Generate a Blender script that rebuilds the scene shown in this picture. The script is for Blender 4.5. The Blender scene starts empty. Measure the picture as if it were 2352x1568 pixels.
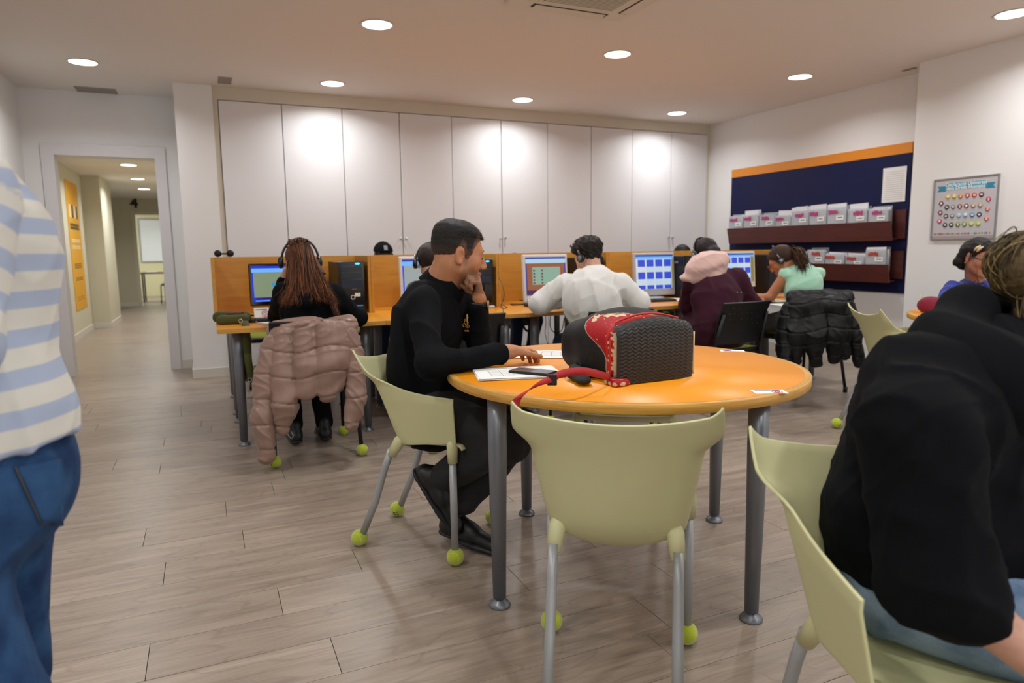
import bpy, bmesh, math, random
import numpy as np
from mathutils import Vector, Matrix
random.seed(7); RNG = np.random.default_rng(7)
SC = bpy.context.scene
COL = SC.collection

# ---------------------------------------------------------------- camera
IMG_W, IMG_H, FPX, EYE = 2352, 1568, 1568.0, 1.2
YAW, PITCH, ROLL = math.radians(24.0), math.radians(7.66), math.radians(0.65)
_fw = np.array([math.sin(YAW)*math.cos(PITCH), math.cos(YAW)*math.cos(PITCH), -math.sin(PITCH)])
_r = np.array([math.cos(YAW), -math.sin(YAW), 0.0]); _u = np.cross(_r, _fw)
CR = math.cos(ROLL)*_r - math.sin(ROLL)*_u
CU = math.sin(ROLL)*_r + math.cos(ROLL)*_u
CF = _fw
CAM = np.array([0, 0, EYE])
cam_d = bpy.data.cameras.new('camera'); cam = bpy.data.objects.new('camera', cam_d); COL.objects.link(cam)
cam_d.sensor_width = 36; cam_d.lens = 36*FPX/IMG_W; cam_d.clip_start = 0.05; cam_d.clip_end = 100
M = Matrix.Identity(4)
for i in range(3):
    M[i][0] = CR[i]; M[i][1] = CU[i]; M[i][2] = -CF[i]; M[i][3] = CAM[i]
cam.matrix_world = M
cam_d.dof.use_dof = True; cam_d.dof.focus_distance = 2.35; cam_d.dof.aperture_fstop = 3.2
SC.camera = cam

def ray(px, py):
    d = CF*FPX + CR*(px-IMG_W/2) - CU*(py-IMG_H/2)
    return d/np.linalg.norm(d)
def onz(px, py, z=0.0):
    d = ray(px, py); return CAM + d*((z-EYE)/d[2])
def ony(px, py, Y):
    d = ray(px, py); return CAM + d*(Y/d[1])
def onx(px, py, X):
    d = ray(px, py); return CAM + d*(X/d[0])
def at(px, py, dep):                       # a pixel and a distance along the optical axis
    return CAM + CF*dep + CR*(px-IMG_W/2)/FPX*dep - CU*(py-IMG_H/2)/FPX*dep

# ---------------------------------------------------------------- world, exposure
SC.view_settings.view_transform = 'Standard'
SC.view_settings.look = 'None'
SC.view_settings.exposure = 0.03
SC.view_settings.gamma = 1.0
SC.view_settings.use_curve_mapping = False
w = bpy.data.worlds.new('daylight'); SC.world = w; w.use_nodes = True
w.node_tree.nodes['Background'].inputs[0].default_value = (0.88, 0.95, 1.0, 1)
w.node_tree.nodes['Background'].inputs[1].default_value = 1.6
LAMP_W = 11.5          # watts of each ceiling downlight
LAMP_COL = (0.97, 1.0, 1.01)

# ---------------------------------------------------------------- materials
def lin(c):
    if isinstance(c, str):
        c = c.lstrip('#'); c = [int(c[i:i+2], 16)/255 for i in (0, 2, 4)]
    return tuple((x/12.92 if x <= 0.04045 else ((x+0.055)/1.055)**2.4) for x in c) + (1.0,)
MATS = {}
class NT:
    def __init__(s, m): s.t = m.node_tree; s.n = s.t.nodes; s.b = s.n['Principled BSDF']
    def new(s, ty, **k):
        n = s.n.new(ty)
        for a, v in k.items(): setattr(n, a, v)
        return n
    def link(s, a, b): s.t.links.new(a, b)
def mat(name, col, rough=0.5, metal=0.0, bump=0.0, bscale=200.0, var=0.0, vscale=6.0, spec=0.5, coat=0.0,
        sheen=0.0, emit=None, estr=0.0, alpha=1.0, trans=0.0, stretch=None):
    if name in MATS: return MATS[name]
    m = bpy.data.materials.new(name); m.use_nodes = True; t = NT(m); b = t.b
    c = lin(col) if not (isinstance(col, tuple) and len(col) == 4) else col
    b.inputs['Base Color'].default_value = c
    b.inputs['Roughness'].default_value = rough; b.inputs['Metallic'].default_value = metal
    b.inputs['Specular IOR Level'].default_value = spec
    b.inputs['Coat Weight'].default_value = coat; b.inputs['Coat Roughness'].default_value = 0.08
    if sheen: b.inputs['Sheen Weight'].default_value = sheen; b.inputs['Sheen Roughness'].default_value = 0.5
    if alpha < 1: b.inputs['Alpha'].default_value = alpha
    if trans: b.inputs['Transmission Weight'].default_value = trans
    if emit is not None:
        b.inputs['Emission Color'].default_value = lin(emit); b.inputs['Emission Strength'].default_value = estr
    tc = None
    if bump or var:
        tc = t.new('ShaderNodeTexCoord'); src = tc.outputs['Object']
        if stretch:
            mp = t.new('ShaderNodeMapping'); mp.inputs['Scale'].default_value = stretch
            t.link(src, mp.inputs[0]); src = mp.outputs[0]
    if bump:
        n = t.new('ShaderNodeTexNoise'); n.inputs['Scale'].default_value = bscale; n.inputs['Detail'].default_value = 3
        t.link(src, n.inputs['Vector'])
        bm = t.new('ShaderNodeBump'); bm.inputs['Strength'].default_value = bump; bm.inputs['Distance'].default_value = 0.002
        t.link(n.outputs['Fac'], bm.inputs['Height']); t.link(bm.outputs[0], b.inputs['Normal'])
    if var:
        n = t.new('ShaderNodeTexNoise'); n.inputs['Scale'].default_value = vscale; n.inputs['Detail'].default_value = 4
        t.link(src, n.inputs['Vector'])
        mx = t.new('ShaderNodeMix', data_type='RGBA')
        mx.inputs[6].default_value = tuple(min(1, x*(1-var)) for x in c[:3]) + (1,)
        mx.inputs[7].default_value = tuple(min(1, x*(1+var)) for x in c[:3]) + (1,)
        t.link(n.outputs['Fac'], mx.inputs[0]); t.link(mx.outputs[2], b.inputs['Base Color'])
    MATS[name] = m; return m

def floor_material(name, pieces):
    m = bpy.data.materials.new(name); m.use_nodes = True; t = NT(m); b = t.b
    geo = t.new('ShaderNodeNewGeometry'); oi = t.new('ShaderNodeObjectInfo')
    off = t.new('ShaderNodeVectorMath', operation='SCALE'); off.inputs[0].default_value = (13.7, 7.3, 0)
    t.link(oi.outputs['Random'], off.inputs['Scale'])
    add = t.new('ShaderNodeVectorMath', operation='ADD'); t.link(geo.outputs['Position'], add.inputs[0]); t.link(off.outputs[0], add.inputs[1])
    mp = t.new('ShaderNodeMapping'); mp.inputs['Scale'].default_value = (1.1, 11, 1); t.link(add.outputs[0], mp.inputs[0])
    n1 = t.new('ShaderNodeTexNoise'); n1.inputs['Scale'].default_value = 1.6; n1.inputs['Detail'].default_value = 7; n1.inputs['Distortion'].default_value = 1.2
    t.link(mp.outputs[0], n1.inputs['Vector'])
    mp2 = t.new('ShaderNodeMapping'); mp2.inputs['Scale'].default_value = (3, 60, 1); t.link(add.outputs[0], mp2.inputs[0])
    n2 = t.new('ShaderNodeTexNoise'); n2.inputs['Scale'].default_value = 2.2; n2.inputs['Detail'].default_value = 5
    t.link(mp2.outputs[0], n2.inputs['Vector'])
    wv = t.new('ShaderNodeTexNoise'); wv.inputs['Scale'].default_value = 0.9; wv.inputs['Detail'].default_value = 2
    mp3 = t.new('ShaderNodeMapping'); mp3.inputs['Scale'].default_value = (1.3, 5, 1); t.link(add.outputs[0], mp3.inputs[0]); t.link(mp3.outputs[0], wv.inputs['Vector'])
    rings = t.new('ShaderNodeMath', operation='SINE'); mu = t.new('ShaderNodeMath', operation='MULTIPLY'); mu.inputs[1].default_value = 70
    t.link(wv.outputs['Fac'], mu.inputs[0]); t.link(mu.outputs[0], rings.inputs[0])
    r1 = t.new('ShaderNodeValToRGB'); e = r1.color_ramp.elements
    e[0].position = 0.30; e[0].color = lin('#8e7e70'); e[1].position = 0.72; e[1].color = lin('#aa998a')
    t.link(n1.outputs['Fac'], r1.inputs[0])
    mx = t.new('ShaderNodeMix', data_type='RGBA', blend_type='MULTIPLY'); mx.inputs[0].default_value = 0.32
    r2 = t.new('ShaderNodeValToRGB'); r2.color_ramp.elements[0].position = 0.36; r2.color_ramp.elements[0].color = (0.62, 0.60, 0.58, 1)
    r2.color_ramp.elements[1].position = 0.55; r2.color_ramp.elements[1].color = (1, 1, 1, 1)
    t.link(n2.outputs['Fac'], r2.inputs[0]); t.link(r1.outputs[0], mx.inputs[6]); t.link(r2.outputs[0], mx.inputs[7])
    mr = t.new('ShaderNodeMapRange'); mr.inputs[1].default_value = 0.86; mr.inputs[2].default_value = 1.0; mr.inputs[3].default_value = 1.0; mr.inputs[4].default_value = 0.86
    t.link(rings.outputs[0], mr.inputs[0])
    mx2 = t.new('ShaderNodeMix', data_type='RGBA', blend_type='MULTIPLY'); mx2.inputs[0].default_value = 1.0
    t.link(mx.outputs[2], mx2.inputs[6]); t.link(mr.outputs[0], mx2.inputs[7])
    last = mx2.outputs[2]
    if pieces:
        mr2 = t.new('ShaderNodeMapRange'); mr2.inputs[3].default_value = 0.92; mr2.inputs[4].default_value = 1.05; t.link(oi.outputs['Random'], mr2.inputs[0])
        mx3 = t.new('ShaderNodeMix', data_type='RGBA', blend_type='MULTIPLY'); mx3.inputs[0].default_value = 1.0
        t.link(last, mx3.inputs[6]); t.link(mr2.outputs[0], mx3.inputs[7]); last = mx3.outputs[2]
    t.link(last, b.inputs['Base Color'])
    mr3 = t.new('ShaderNodeMapRange'); mr3.inputs[3].default_value = 0.24; mr3.inputs[4].default_value = 0.42
    t.link(n1.outputs['Fac'], mr3.inputs[0]); t.link(mr3.outputs[0], b.inputs['Roughness'])
    bm = t.new('ShaderNodeBump'); bm.inputs['Strength'].default_value = 0.12; bm.inputs['Distance'].default_value = 0.002
    t.link(n2.outputs['Fac'], bm.inputs['Height']); t.link(bm.outputs[0], b.inputs['Normal'])
    return m

def wood_material(name, dark, light, rough=0.35, sc=(1.0, 14, 14)):
    if name in MATS: return MATS[name]
    m = bpy.data.materials.new(name); m.use_nodes = True; t = NT(m); b = t.b
    tc = t.new('ShaderNodeTexCoord'); mp = t.new('ShaderNodeMapping'); mp.inputs['Scale'].default_value = sc
    t.link(tc.outputs['Object'], mp.inputs[0])
    n = t.new('ShaderNodeTexNoise'); n.inputs['Scale'].default_value = 3; n.inputs['Detail'].default_value = 6; n.inputs['Distortion'].default_value = 0.5
    t.link(mp.outputs[0], n.inputs['Vector'])
    r = t.new('ShaderNodeValToRGB'); r.color_ramp.elements[0].color = lin(dark); r.color_ramp.elements[1].color = lin(light)
    r.color_ramp.elements[0].position = 0.3; r.color_ramp.elements[1].position = 0.7
    t.link(n.outputs['Fac'], r.inputs[0]); t.link(r.outputs[0], b.inputs['Base Color'])
    b.inputs['Roughness'].default_value = rough
    MATS[name] = m; return m

def attr_material(name, rough=0.5, sheen=0.0, bump=0.0, bscale=300, sss=0.0, spec=0.5, hairy=False):
    if name in MATS: return MATS[name]
    m = bpy.data.materials.new(name); m.use_nodes = True; t = NT(m); b = t.b
    a = t.new('ShaderNodeAttribute'); a.attribute_name = 'tint'
    tc = t.new('ShaderNodeTexCoord')
    n = t.new('ShaderNodeTexNoise'); n.inputs['Scale'].default_value = 60 if not hairy else 120; n.inputs['Detail'].default_value = 4
    t.link(tc.outputs['Object'], n.inputs['Vector'])
    mr = t.new('ShaderNodeMapRange'); mr.inputs[1].default_value = 0.3; mr.inputs[2].default_value = 0.7
    mr.inputs[3].default_value = 0.9 if not hairy else 0.55; mr.inputs[4].default_value = 1.08 if not hairy else 1.35
    t.link(n.outputs['Fac'], mr.inputs[0])
    mx = t.new('ShaderNodeMix', data_type='RGBA', blend_type='MULTIPLY'); mx.inputs[0].default_value = 1
    t.link(a.outputs['Color'], mx.inputs[6]); t.link(mr.outputs[0], mx.inputs[7]); t.link(mx.outputs[2], b.inputs['Base Color'])
    b.inputs['Roughness'].default_value = rough; b.inputs['Specular IOR Level'].default_value = spec
    if sheen: b.inputs['Sheen Weight'].default_value = sheen
    if sss: b.inputs['Subsurface Weight'].default_value = sss; b.inputs['Subsurface Radius'].default_value = (0.012, 0.005, 0.003); b.inputs['Subsurface Scale'].default_value = 0.5
    if bump:
        n2 = t.new('ShaderNodeTexNoise'); n2.inputs['Scale'].default_value = bscale; n2.inputs['Detail'].default_value = 3
        t.link(tc.outputs['Object'], n2.inputs['Vector'])
        bm = t.new('ShaderNodeBump'); bm.inputs['Strength'].default_value = bump; bm.inputs['Distance'].default_value = 0.002
        t.link(n2.outputs['Fac'], bm.inputs['Height']); t.link(bm.outputs[0], b.inputs['Normal'])
    MATS[name] = m; return m

# ---------------------------------------------------------------- object helpers
def tag(o, label=None, cat=None, group=None, kind=None):
    if label: o['label'] = label
    if cat: o['category'] = cat
    if group: o['group'] = group
    if kind: o['kind'] = kind
    return o
def thing(name, label, cat, loc=(0, 0, 0), rz=0.0, group=None):
    o = bpy.data.objects.new(name, None); COL.objects.link(o); o.empty_display_size = 0.05
    o.location = loc; o.rotation_euler = (0, 0, rz)
    return tag(o, label, cat, group)
def copy_tree(o, parent=None):
    c = o.copy(); COL.objects.link(c); c.parent = parent
    if parent is not None: c.matrix_parent_inverse = o.matrix_parent_inverse.copy()
    for ch in list(o.children): copy_tree(ch, c)
    return c
def link(name, me, m, parent=None, world=False):
    o = bpy.data.objects.new(name, me); COL.objects.link(o)
    if m is not None:
        for k in (m if isinstance(m, (list, tuple)) else [m]): me.materials.append(k)
    if parent is not None:
        o.parent = parent
        if world: o.matrix_parent_inverse = (Matrix.Translation(parent.location) @ parent.rotation_euler.to_matrix().to_4x4()).inverted()
    return o
class MB:
    """collects shapes in one bmesh; build() links them as one mesh object"""
    def __init__(s): s.bm = bmesh.new(); s.mi = 0
    def _add(s, vs, fs, smooth=False):
        bv = [s.bm.verts.new(v) for v in vs]
        for f in fs:
            try:
                q = s.bm.faces.new([bv[i] for i in f]); q.material_index = s.mi; q.smooth = smooth
            except ValueError: pass
        return bv
    def box(s, x0, x1, y0, y1, z0, z1, bev=0.0, seg=2):
        vs = [(x, y, z) for z in (z0, z1) for y in (y0, y1) for x in (x0, x1)]
        n0 = len(s.bm.faces)
        bv = s._add(vs, [(0, 2, 3, 1), (4, 5, 7, 6), (0, 1, 5, 4), (2, 6, 7, 3), (0, 4, 6, 2), (1, 3, 7, 5)])
        if bev:
            es = list({e for v in bv for e in v.link_edges})
            bmesh.ops.bevel(s.bm, geom=es, offset=bev, segments=seg, affect='EDGES', profile=0.5, material=s.mi)
        return s
    def obox(s, c, ax, h, bev=0.0):          # centre, three axes, half sizes
        c = np.array(c, float); A = [np.array(a, float) for a in ax]
        vs = [c + A[0]*h[0]*x + A[1]*h[1]*y + A[2]*h[2]*z for z in (-1, 1) for y in (-1, 1) for x in (-1, 1)]
        bv = s._add(vs, [(0, 2, 3, 1), (4, 5, 7, 6), (0, 1, 5, 4), (2, 6, 7, 3), (0, 4, 6, 2), (1, 3, 7, 5)])
        if bev:
            es = list({e for v in bv for e in v.link_edges})
            bmesh.ops.bevel(s.bm, geom=es, offset=bev, segments=2, affect='EDGES', profile=0.5, material=s.mi)
        return s
    def tube(s, pts, r, n=10, cap=True, flat=None):
        P = [np.array(p, float) for p in pts]; R = r if isinstance(r, (list, tuple)) else [r]*len(P)
        ref = None; rings = []
        for i, p in enumerate(P):
            t = P[min(i+1, len(P)-1)] - P[max(i-1, 0)]; t = t/(np.linalg.norm(t)+1e-12)
            if ref is None:
                ref = np.array([0, 0, 1.0]) if abs(t[2]) < 0.9 else np.array([1.0, 0, 0])
            a = ref - t*np.dot(ref, t); a /= np.linalg.norm(a)+1e-12; ref = a; b = np.cross(t, a)
            fy = 1.0 if flat is None else flat
            rings.append([p + R[i]*(math.cos(2*math.pi*k/n)*a*fy + math.sin(2*math.pi*k/n)*b) for k in range(n)])
        vs = [v for q in rings for v in q]; fs = []
        for i in range(len(P)-1):
            for k in range(n):
                fs.append((i*n+k, i*n+(k+1) % n, (i+1)*n+(k+1) % n, (i+1)*n+k))
        if cap: fs.append(tuple(range(n-1, -1, -1))); fs.append(tuple((len(P)-1)*n+k for k in range(n)))
        s._add(vs, fs, True); return s
    def cyl(s, p0, p1, r0, r1=None, n=20): return s.tube([p0, p1], [r0, r0 if r1 is None else r1], n)
    def lathe(s, prof, n=24, c=(0, 0, 0)):      # (r, z) profile about the vertical through c
        vs = []; fs = []
        for r, z in prof:
            for k in range(n):
                a = 2*math.pi*k/n; vs.append((c[0]+r*math.cos(a), c[1]+r*math.sin(a), c[2]+z))
        for i in range(len(prof)-1):
            for k in range(n): fs.append((i*n+k, i*n+(k+1) % n, (i+1)*n+(k+1) % n, (i+1)*n+k))
        fs.append(tuple(range(n-1, -1, -1))); fs.append(tuple((len(prof)-1)*n+k for k in range(n)))
        s._add(vs, fs, True); return s
    def poly(s, pts, depth=None):               # flat polygon, optionally extruded by vector depth
        P = [np.array(p, float) for p in pts]; n = len(P)
        if depth is None: s._add(P, [tuple(range(n))]); return s
        d = np.array(depth, float); s._add(P + [p+d for p in P], [tuple(range(n-1, -1, -1)), tuple(range(n, 2*n))] + [(i, (i+1) % n, n+(i+1) % n, n+i) for i in range(n)])
        return s
    def sphere(s, c, r, n=16, m=10, sc=(1, 1, 1)):
        vs = []; fs = []
        for j in range(m+1):
            th = math.pi*j/m
            for k in range(n):
                a = 2*math.pi*k/n
                vs.append((c[0]+r*sc[0]*math.sin(th)*math.cos(a), c[1]+r*sc[1]*math.sin(th)*math.sin(a), c[2]+r*sc[2]*math.cos(th)))
        for j in range(m):
            for k in range(n): fs.append((j*n+k, (j+1)*n+k, (j+1)*n+(k+1) % n, j*n+(k+1) % n))
        bv = s._add(vs, fs, True); bmesh.ops.remove_doubles(s.bm, verts=bv, dist=1e-6); return s
    def grid(s, F, nu, nv, smooth=True):
        vs = [F(i/nu, j/nv) for j in range(nv+1) for i in range(nu+1)]
        fs = [(j*(nu+1)+i, j*(nu+1)+i+1, (j+1)*(nu+1)+i+1, (j+1)*(nu+1)+i) for j in range(nv) for i in range(nu)]
        s._add(vs, fs, smooth); return s
    def mesh(s, name='m'):
        bmesh.ops.recalc_face_normals(s.bm, faces=s.bm.faces[:])
        me = bpy.data.meshes.new(name); s.bm.to_mesh(me); s.bm.free(); return me
    def build(s, name, m, parent=None, world=False): return link(name, s.mesh(name), m, parent, world)
def struct(name, mb, m, parent=None):
    o = mb.build(name, m, parent)
    if parent is None: o['kind'] = 'structure'
    return o
def text_mesh(body, size, ext=0.0004, align='CENTER', bold=0.0):
    cu = bpy.data.curves.new('lettering', 'FONT'); cu.body = body; cu.size = size; cu.extrude = ext; cu.align_x = align; cu.align_y = 'CENTER'; cu.offset = bold
    o = bpy.data.objects.new('lettering_tmp', cu); COL.objects.link(o)
    dg = bpy.context.evaluated_depsgraph_get(); me = bpy.data.meshes.new_from_object(o.evaluated_get(dg))
    bpy.data.objects.remove(o); return me
def place(o, origin, ex, ey, ez):               # put a local frame into the world
    m = Matrix.Identity(4)
    for i in range(3): m[i][0] = ex[i]; m[i][1] = ey[i]; m[i][2] = ez[i]; m[i][3] = origin[i]
    o.matrix_world = m; return o
# ---------------------------------------------------------------- smooth bodies: distance fields meshed by surface nets
V3 = lambda *a: np.array(a if len(a) > 1 else a[0], float)
def nrm(v): v = np.asarray(v, float); return v/(np.linalg.norm(v)+1e-12)
class Field:
    """smooth union of tapered limbs and ellipsoids"""
    def __init__(s): s.p = []; s.mods = []; s.lo = np.full(3, 1e9); s.hi = np.full(3, -1e9)
    def _bb(s, c, r): s.lo = np.minimum(s.lo, np.asarray(c)-r); s.hi = np.maximum(s.hi, np.asarray(c)+r)
    def cone(s, a, b, ra, rb, k=0.02, flat=None, fs=1.0, sub=False):
        a = V3(a); b = V3(b); s.p.append(('c', a, b, ra, rb, k, None if flat is None else nrm(flat), fs, sub))
        if not sub: s._bb(a, ra*max(1, fs)); s._bb(b, rb*max(1, fs))
        return s
    def chain(s, pts, rs, k=0.02, flat=None, fs=1.0):
        for i in range(len(pts)-1): s.cone(pts[i], pts[i+1], rs[i], rs[i+1], k, flat, fs)
        return s
    def ell(s, c, rad, ax=None, k=0.02, sub=False):
        A = np.eye(3) if ax is None else np.array(ax, float); c = V3(c); rad = V3(rad)
        s.p.append(('e', c, rad, A, k, sub))
        if not sub: s._bb(c, rad.max())
        return s
    def ball(s, c, r, k=0.01, sub=False): return s.ell(c, (r, r, r), None, k, sub)
    def box(s, c, half, ax=None, rd=0.01, k=0.01, sub=False):
        A = np.eye(3) if ax is None else np.array(ax, float); c = V3(c); half = V3(half)
        s.p.append(('b', c, half, A, rd, k, sub))
        if not sub: s._bb(c, np.linalg.norm(half))
        return s
    def mod(s, fn): s.mods.append(fn); return s
    def eval(s, P):
        D = None
        for q in s.p:
            if q[0] == 'c':
                _, a, b, ra, rb, k, fl, fs, sub = q; ba = b-a
                h = np.clip(((P-a)@ba)/(ba@ba+1e-12), 0, 1); v = P-a-h[:, None]*ba
                if fl is not None:
                    t = v@fl; d = np.sqrt(np.maximum((v*v).sum(1) + t*t*(1/(fs*fs)-1), 0)) - (ra+(rb-ra)*h)
                    if fs < 1: d = d*(0.5+0.5*fs)
                else: d = np.sqrt((v*v).sum(1)) - (ra+(rb-ra)*h)
            elif q[0] == 'e':
                _, c, rad, A, k, sub = q; v = (P-c)@A.T
                k0 = np.sqrt(((v/rad)**2).sum(1)); k1 = np.sqrt(((v/(rad*rad))**2).sum(1))+1e-9
                d = k0*(k0-1)/k1
            else:
                _, c, half, A, rd, k, sub = q; v = np.abs((P-c)@A.T)-(half-rd)
                d = np.sqrt((np.maximum(v, 0)**2).sum(1)) + np.minimum(v.max(1), 0) - rd
            if D is None: D = d
            elif sub:
                h = np.clip(0.5-0.5*(D+d)/k, 0, 1); D = D*(1-h)+(-d)*h+k*h*(1-h)
            else:
                h = np.clip(0.5+0.5*(d-D)/k, 0, 1); D = d*(1-h)+D*h-k*h*(1-h)
        for f in s.mods: D = f(P, D)
        return D
    def mesh(s, vox, pad=0.02, blk=6):
        lo = s.lo-pad; n = np.ceil((s.hi+pad-lo)/vox/blk).astype(int)*blk
        nb = n//blk; ax = [lo[i]+vox*blk*(np.arange(nb[i])+0.5) for i in range(3)]
        C = np.stack(np.meshgrid(*ax, indexing='ij'), -1).reshape(-1, 3)
        dc = s.eval(C)
        G = np.repeat(np.repeat(np.repeat(dc.reshape(nb), blk, 0), blk, 1), blk, 2).astype(np.float32)
        act = np.nonzero(np.abs(dc) < vox*blk*1.25+0.012)[0]
        if len(act):
            bi = np.stack(np.unravel_index(act, nb), 1)*blk
            loc = np.stack(np.meshgrid(*[np.arange(blk)]*3, indexing='ij'), -1).reshape(-1, 3)
            idx = (bi[:, None, :]+loc[None]).reshape(-1, 3)
            for i0 in range(0, len(idx), 400000):
                I = idx[i0:i0+400000]
                G[I[:, 0], I[:, 1], I[:, 2]] = s.eval(lo+vox*I)
        return surface_nets(G, lo, vox)
def surface_nets(G, lo, vox):
    S = G < 0; nx, ny, nz = G.shape
    cnt = np.zeros((nx-1, ny-1, nz-1), np.int8)
    for dx in (0, 1):
        for dy in (0, 1):
            for dz in (0, 1): cnt += S[dx:nx-1+dx, dy:ny-1+dy, dz:nz-1+dz]
    cells = np.argwhere((cnt > 0) & (cnt < 8))
    if len(cells) == 0: return np.zeros((0, 3)), np.zeros((0, 4), int)
    idm = np.full(cnt.shape, -1, np.int32); idm[cells[:, 0], cells[:, 1], cells[:, 2]] = np.arange(len(cells))
    acc = np.zeros((len(cells), 3)); num = np.zeros(len(cells))
    cor = [(0, 0, 0), (1, 0, 0), (0, 1, 0), (1, 1, 0), (0, 0, 1), (1, 0, 1), (0, 1, 1), (1, 1, 1)]
    g = [G[cells[:, 0]+c[0], cells[:, 1]+c[1], cells[:, 2]+c[2]].astype(float) for c in cor]
    for a, b in ((0, 1), (2, 3), (4, 5), (6, 7), (0, 2), (1, 3), (4, 6), (5, 7), (0, 4), (1, 5), (2, 6), (3, 7)):
        m = (g[a] < 0) != (g[b] < 0); t = g[a][m]/(g[a][m]-g[b][m])
        acc[m] += np.array(cor[a])+t[:, None]*(np.array(cor[b])-np.array(cor[a])); num[m] += 1
    V = lo+vox*(cells+acc/num[:, None]); F = []
    for axn in range(3):
        sl0 = [slice(None)]*3; sl1 = [slice(None)]*3; sl0[axn] = slice(0, -1); sl1[axn] = slice(1, None)
        a = S[tuple(sl0)]; b = S[tuple(sl1)]
        E = np.argwhere(a != b); o1, o2 = [(1, 2), (2, 0), (0, 1)][axn]
        ok = (E[:, o1] > 0) & (E[:, o2] > 0) & (E[:, o1] < G.shape[o1]-1) & (E[:, o2] < G.shape[o2]-1); E = E[ok]
        def cid(d1, d2):
            q = E.copy(); q[:, o1] += d1; q[:, o2] += d2; return idm[q[:, 0], q[:, 1], q[:, 2]]
        Q = np.stack([cid(-1, -1), cid(0, -1), cid(0, 0), cid(-1, 0)], 1)
        flip = b[E[:, 0], E[:, 1], E[:, 2]]; Q[flip] = Q[flip][:, ::-1]
        F.append(Q[(Q >= 0).all(1)])
    return V, np.concatenate(F)
def to_mesh(name, pieces, tint=None, smooth=True):
    """pieces: list of (V, F); tint: function of points to rgb (linear) or a colour"""
    off = 0; VV = []; FF = []
    for v, f in pieces: VV.append(v); FF.append(f+off); off += len(v)
    V = np.concatenate(VV); F = np.concatenate(FF)
    me = bpy.data.meshes.new(name)
    me.vertices.add(len(V)); me.vertices.foreach_set('co', V.astype(np.float32).ravel())
    me.loops.add(F.size); me.loops.foreach_set('vertex_index', F.astype(np.int32).ravel())
    me.polygons.add(len(F)); me.polygons.foreach_set('loop_start', np.arange(0, F.size, 4, dtype=np.int32))
    me.polygons.foreach_set('loop_total', np.full(len(F), 4, np.int32))
    if smooth: me.polygons.foreach_set('use_smooth', np.ones(len(F), bool))
    me.update(calc_edges=True)
    if tint is not None:
        c = tint(V) if callable(tint) else np.tile(np.array(tint[:3], float), (len(V), 1))
        at_ = me.attributes.new('tint', 'FLOAT_COLOR', 'POINT')
        at_.data.foreach_set('color', np.concatenate([c, np.ones((len(V), 1))], 1).astype(np.float32).ravel())
    return me
def sstep(a, b, x): t = np.clip((x-a)/(b-a), 0, 1); return t*t*(3-2*t)
def folds(amp, freq=18.0, seed=0, ax=None):
    """soft cloth folds"""
    r = np.random.default_rng(seed); K = r.normal(size=(5, 3)); K /= np.linalg.norm(K, axis=1)[:, None]
    if ax is not None:                       # folds run along ax: little change along it
        a = nrm(ax); K = K - 0.75*(K@a)[:, None]*a
    ph = r.uniform(0, 6.28, 5)
    def f(P, D):
        q = P*freq
        w1 = np.sin(q@K[0]*0.7+ph[0]); w2 = np.sin(q@K[1]*0.9+ph[1]+1.3*w1)
        a = np.sin(q@K[2]+1.5*w2+ph[2]); b = np.sin(1.9*(q@K[3])+1.2*w1+ph[3])
        return D - 1.9*amp*(0.75*(1-np.abs(a))**2 - 0.22 + 0.28*b)
    return f
# ================================================================ the room
HC = 2.75
white = mat('wall_paint', '#e9e7e6', 0.75, bump=0.05, bscale=120)
ceil_m = mat('ceiling_paint', '#e4ddd6', 0.85)
trim_m = mat('white_lacquer', '#dcd8da', 0.4)
skirt_m = mat('skirting_lacquer', '#d8d3c8', 0.45)
cream_m = mat('cream_paint', '#d5cdbd', 0.6)
warm_wall = mat('corridor_paint', '#cfc9b4', 0.75)
plank_m = floor_material('oak_laminate_plank', True); farfloor_m = floor_material('oak_laminate_far', False)
joint_m = mat('plank_joint', '#2c241e', 0.8)
lampm = mat('lamp_diffuser', '#ffffff', 0.4, emit='#fff3e4', estr=6.0)

# floor: base slab + single planks where they can be told apart
fl = MB().box(-1.5, 6.2, 0.9, 6.35, -0.06, -0.004)
floor = struct('floor', fl, joint_m)
b = MB().box(-1.5, 6.2, 6.35, 8.02, -0.06, 0).box(-1.5, 6.2, -3.0, 0.9, -0.06, 0)
far = b.build('laminate', farfloor_m, floor)
PW, PL, PY0 = 0.2035, 1.21, 0.03
known = {9: 0.283, 10: -0.232, 11: 0.163, 12: 0.47, 13: -0.216, 15: -0.311}
k0 = int(math.ceil((0.9-PY0)/PW))
for k in range(k0-1, 40):
    y0 = PY0+k*PW; y1 = y0+PW
    y0 = max(y0, 0.9); y1 = min(y1, 6.35)
    if y1-y0 < 0.01: continue
    x = known.get(k, RNG.uniform(-1.5, -0.3)); 
    while x > -1.5: x -= PL
    xmax = 5.72 if y0 < 4.16 else 6.03
    while x < xmax:
        a, c = max(x, -1.5), min(x+PL, xmax); x += PL
        if c-a < 0.02: continue
        MB().box(a+0.0009, c-0.0009, y0+0.0009, y1-0.0009, -0.004, 0.0, 0.0006, 1).build('plank', plank_m, floor)
# ceiling
struct('ceiling', MB().box(-1.62, 6.2, -3.1, 8.02, HC, HC+0.1), ceil_m)
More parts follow.
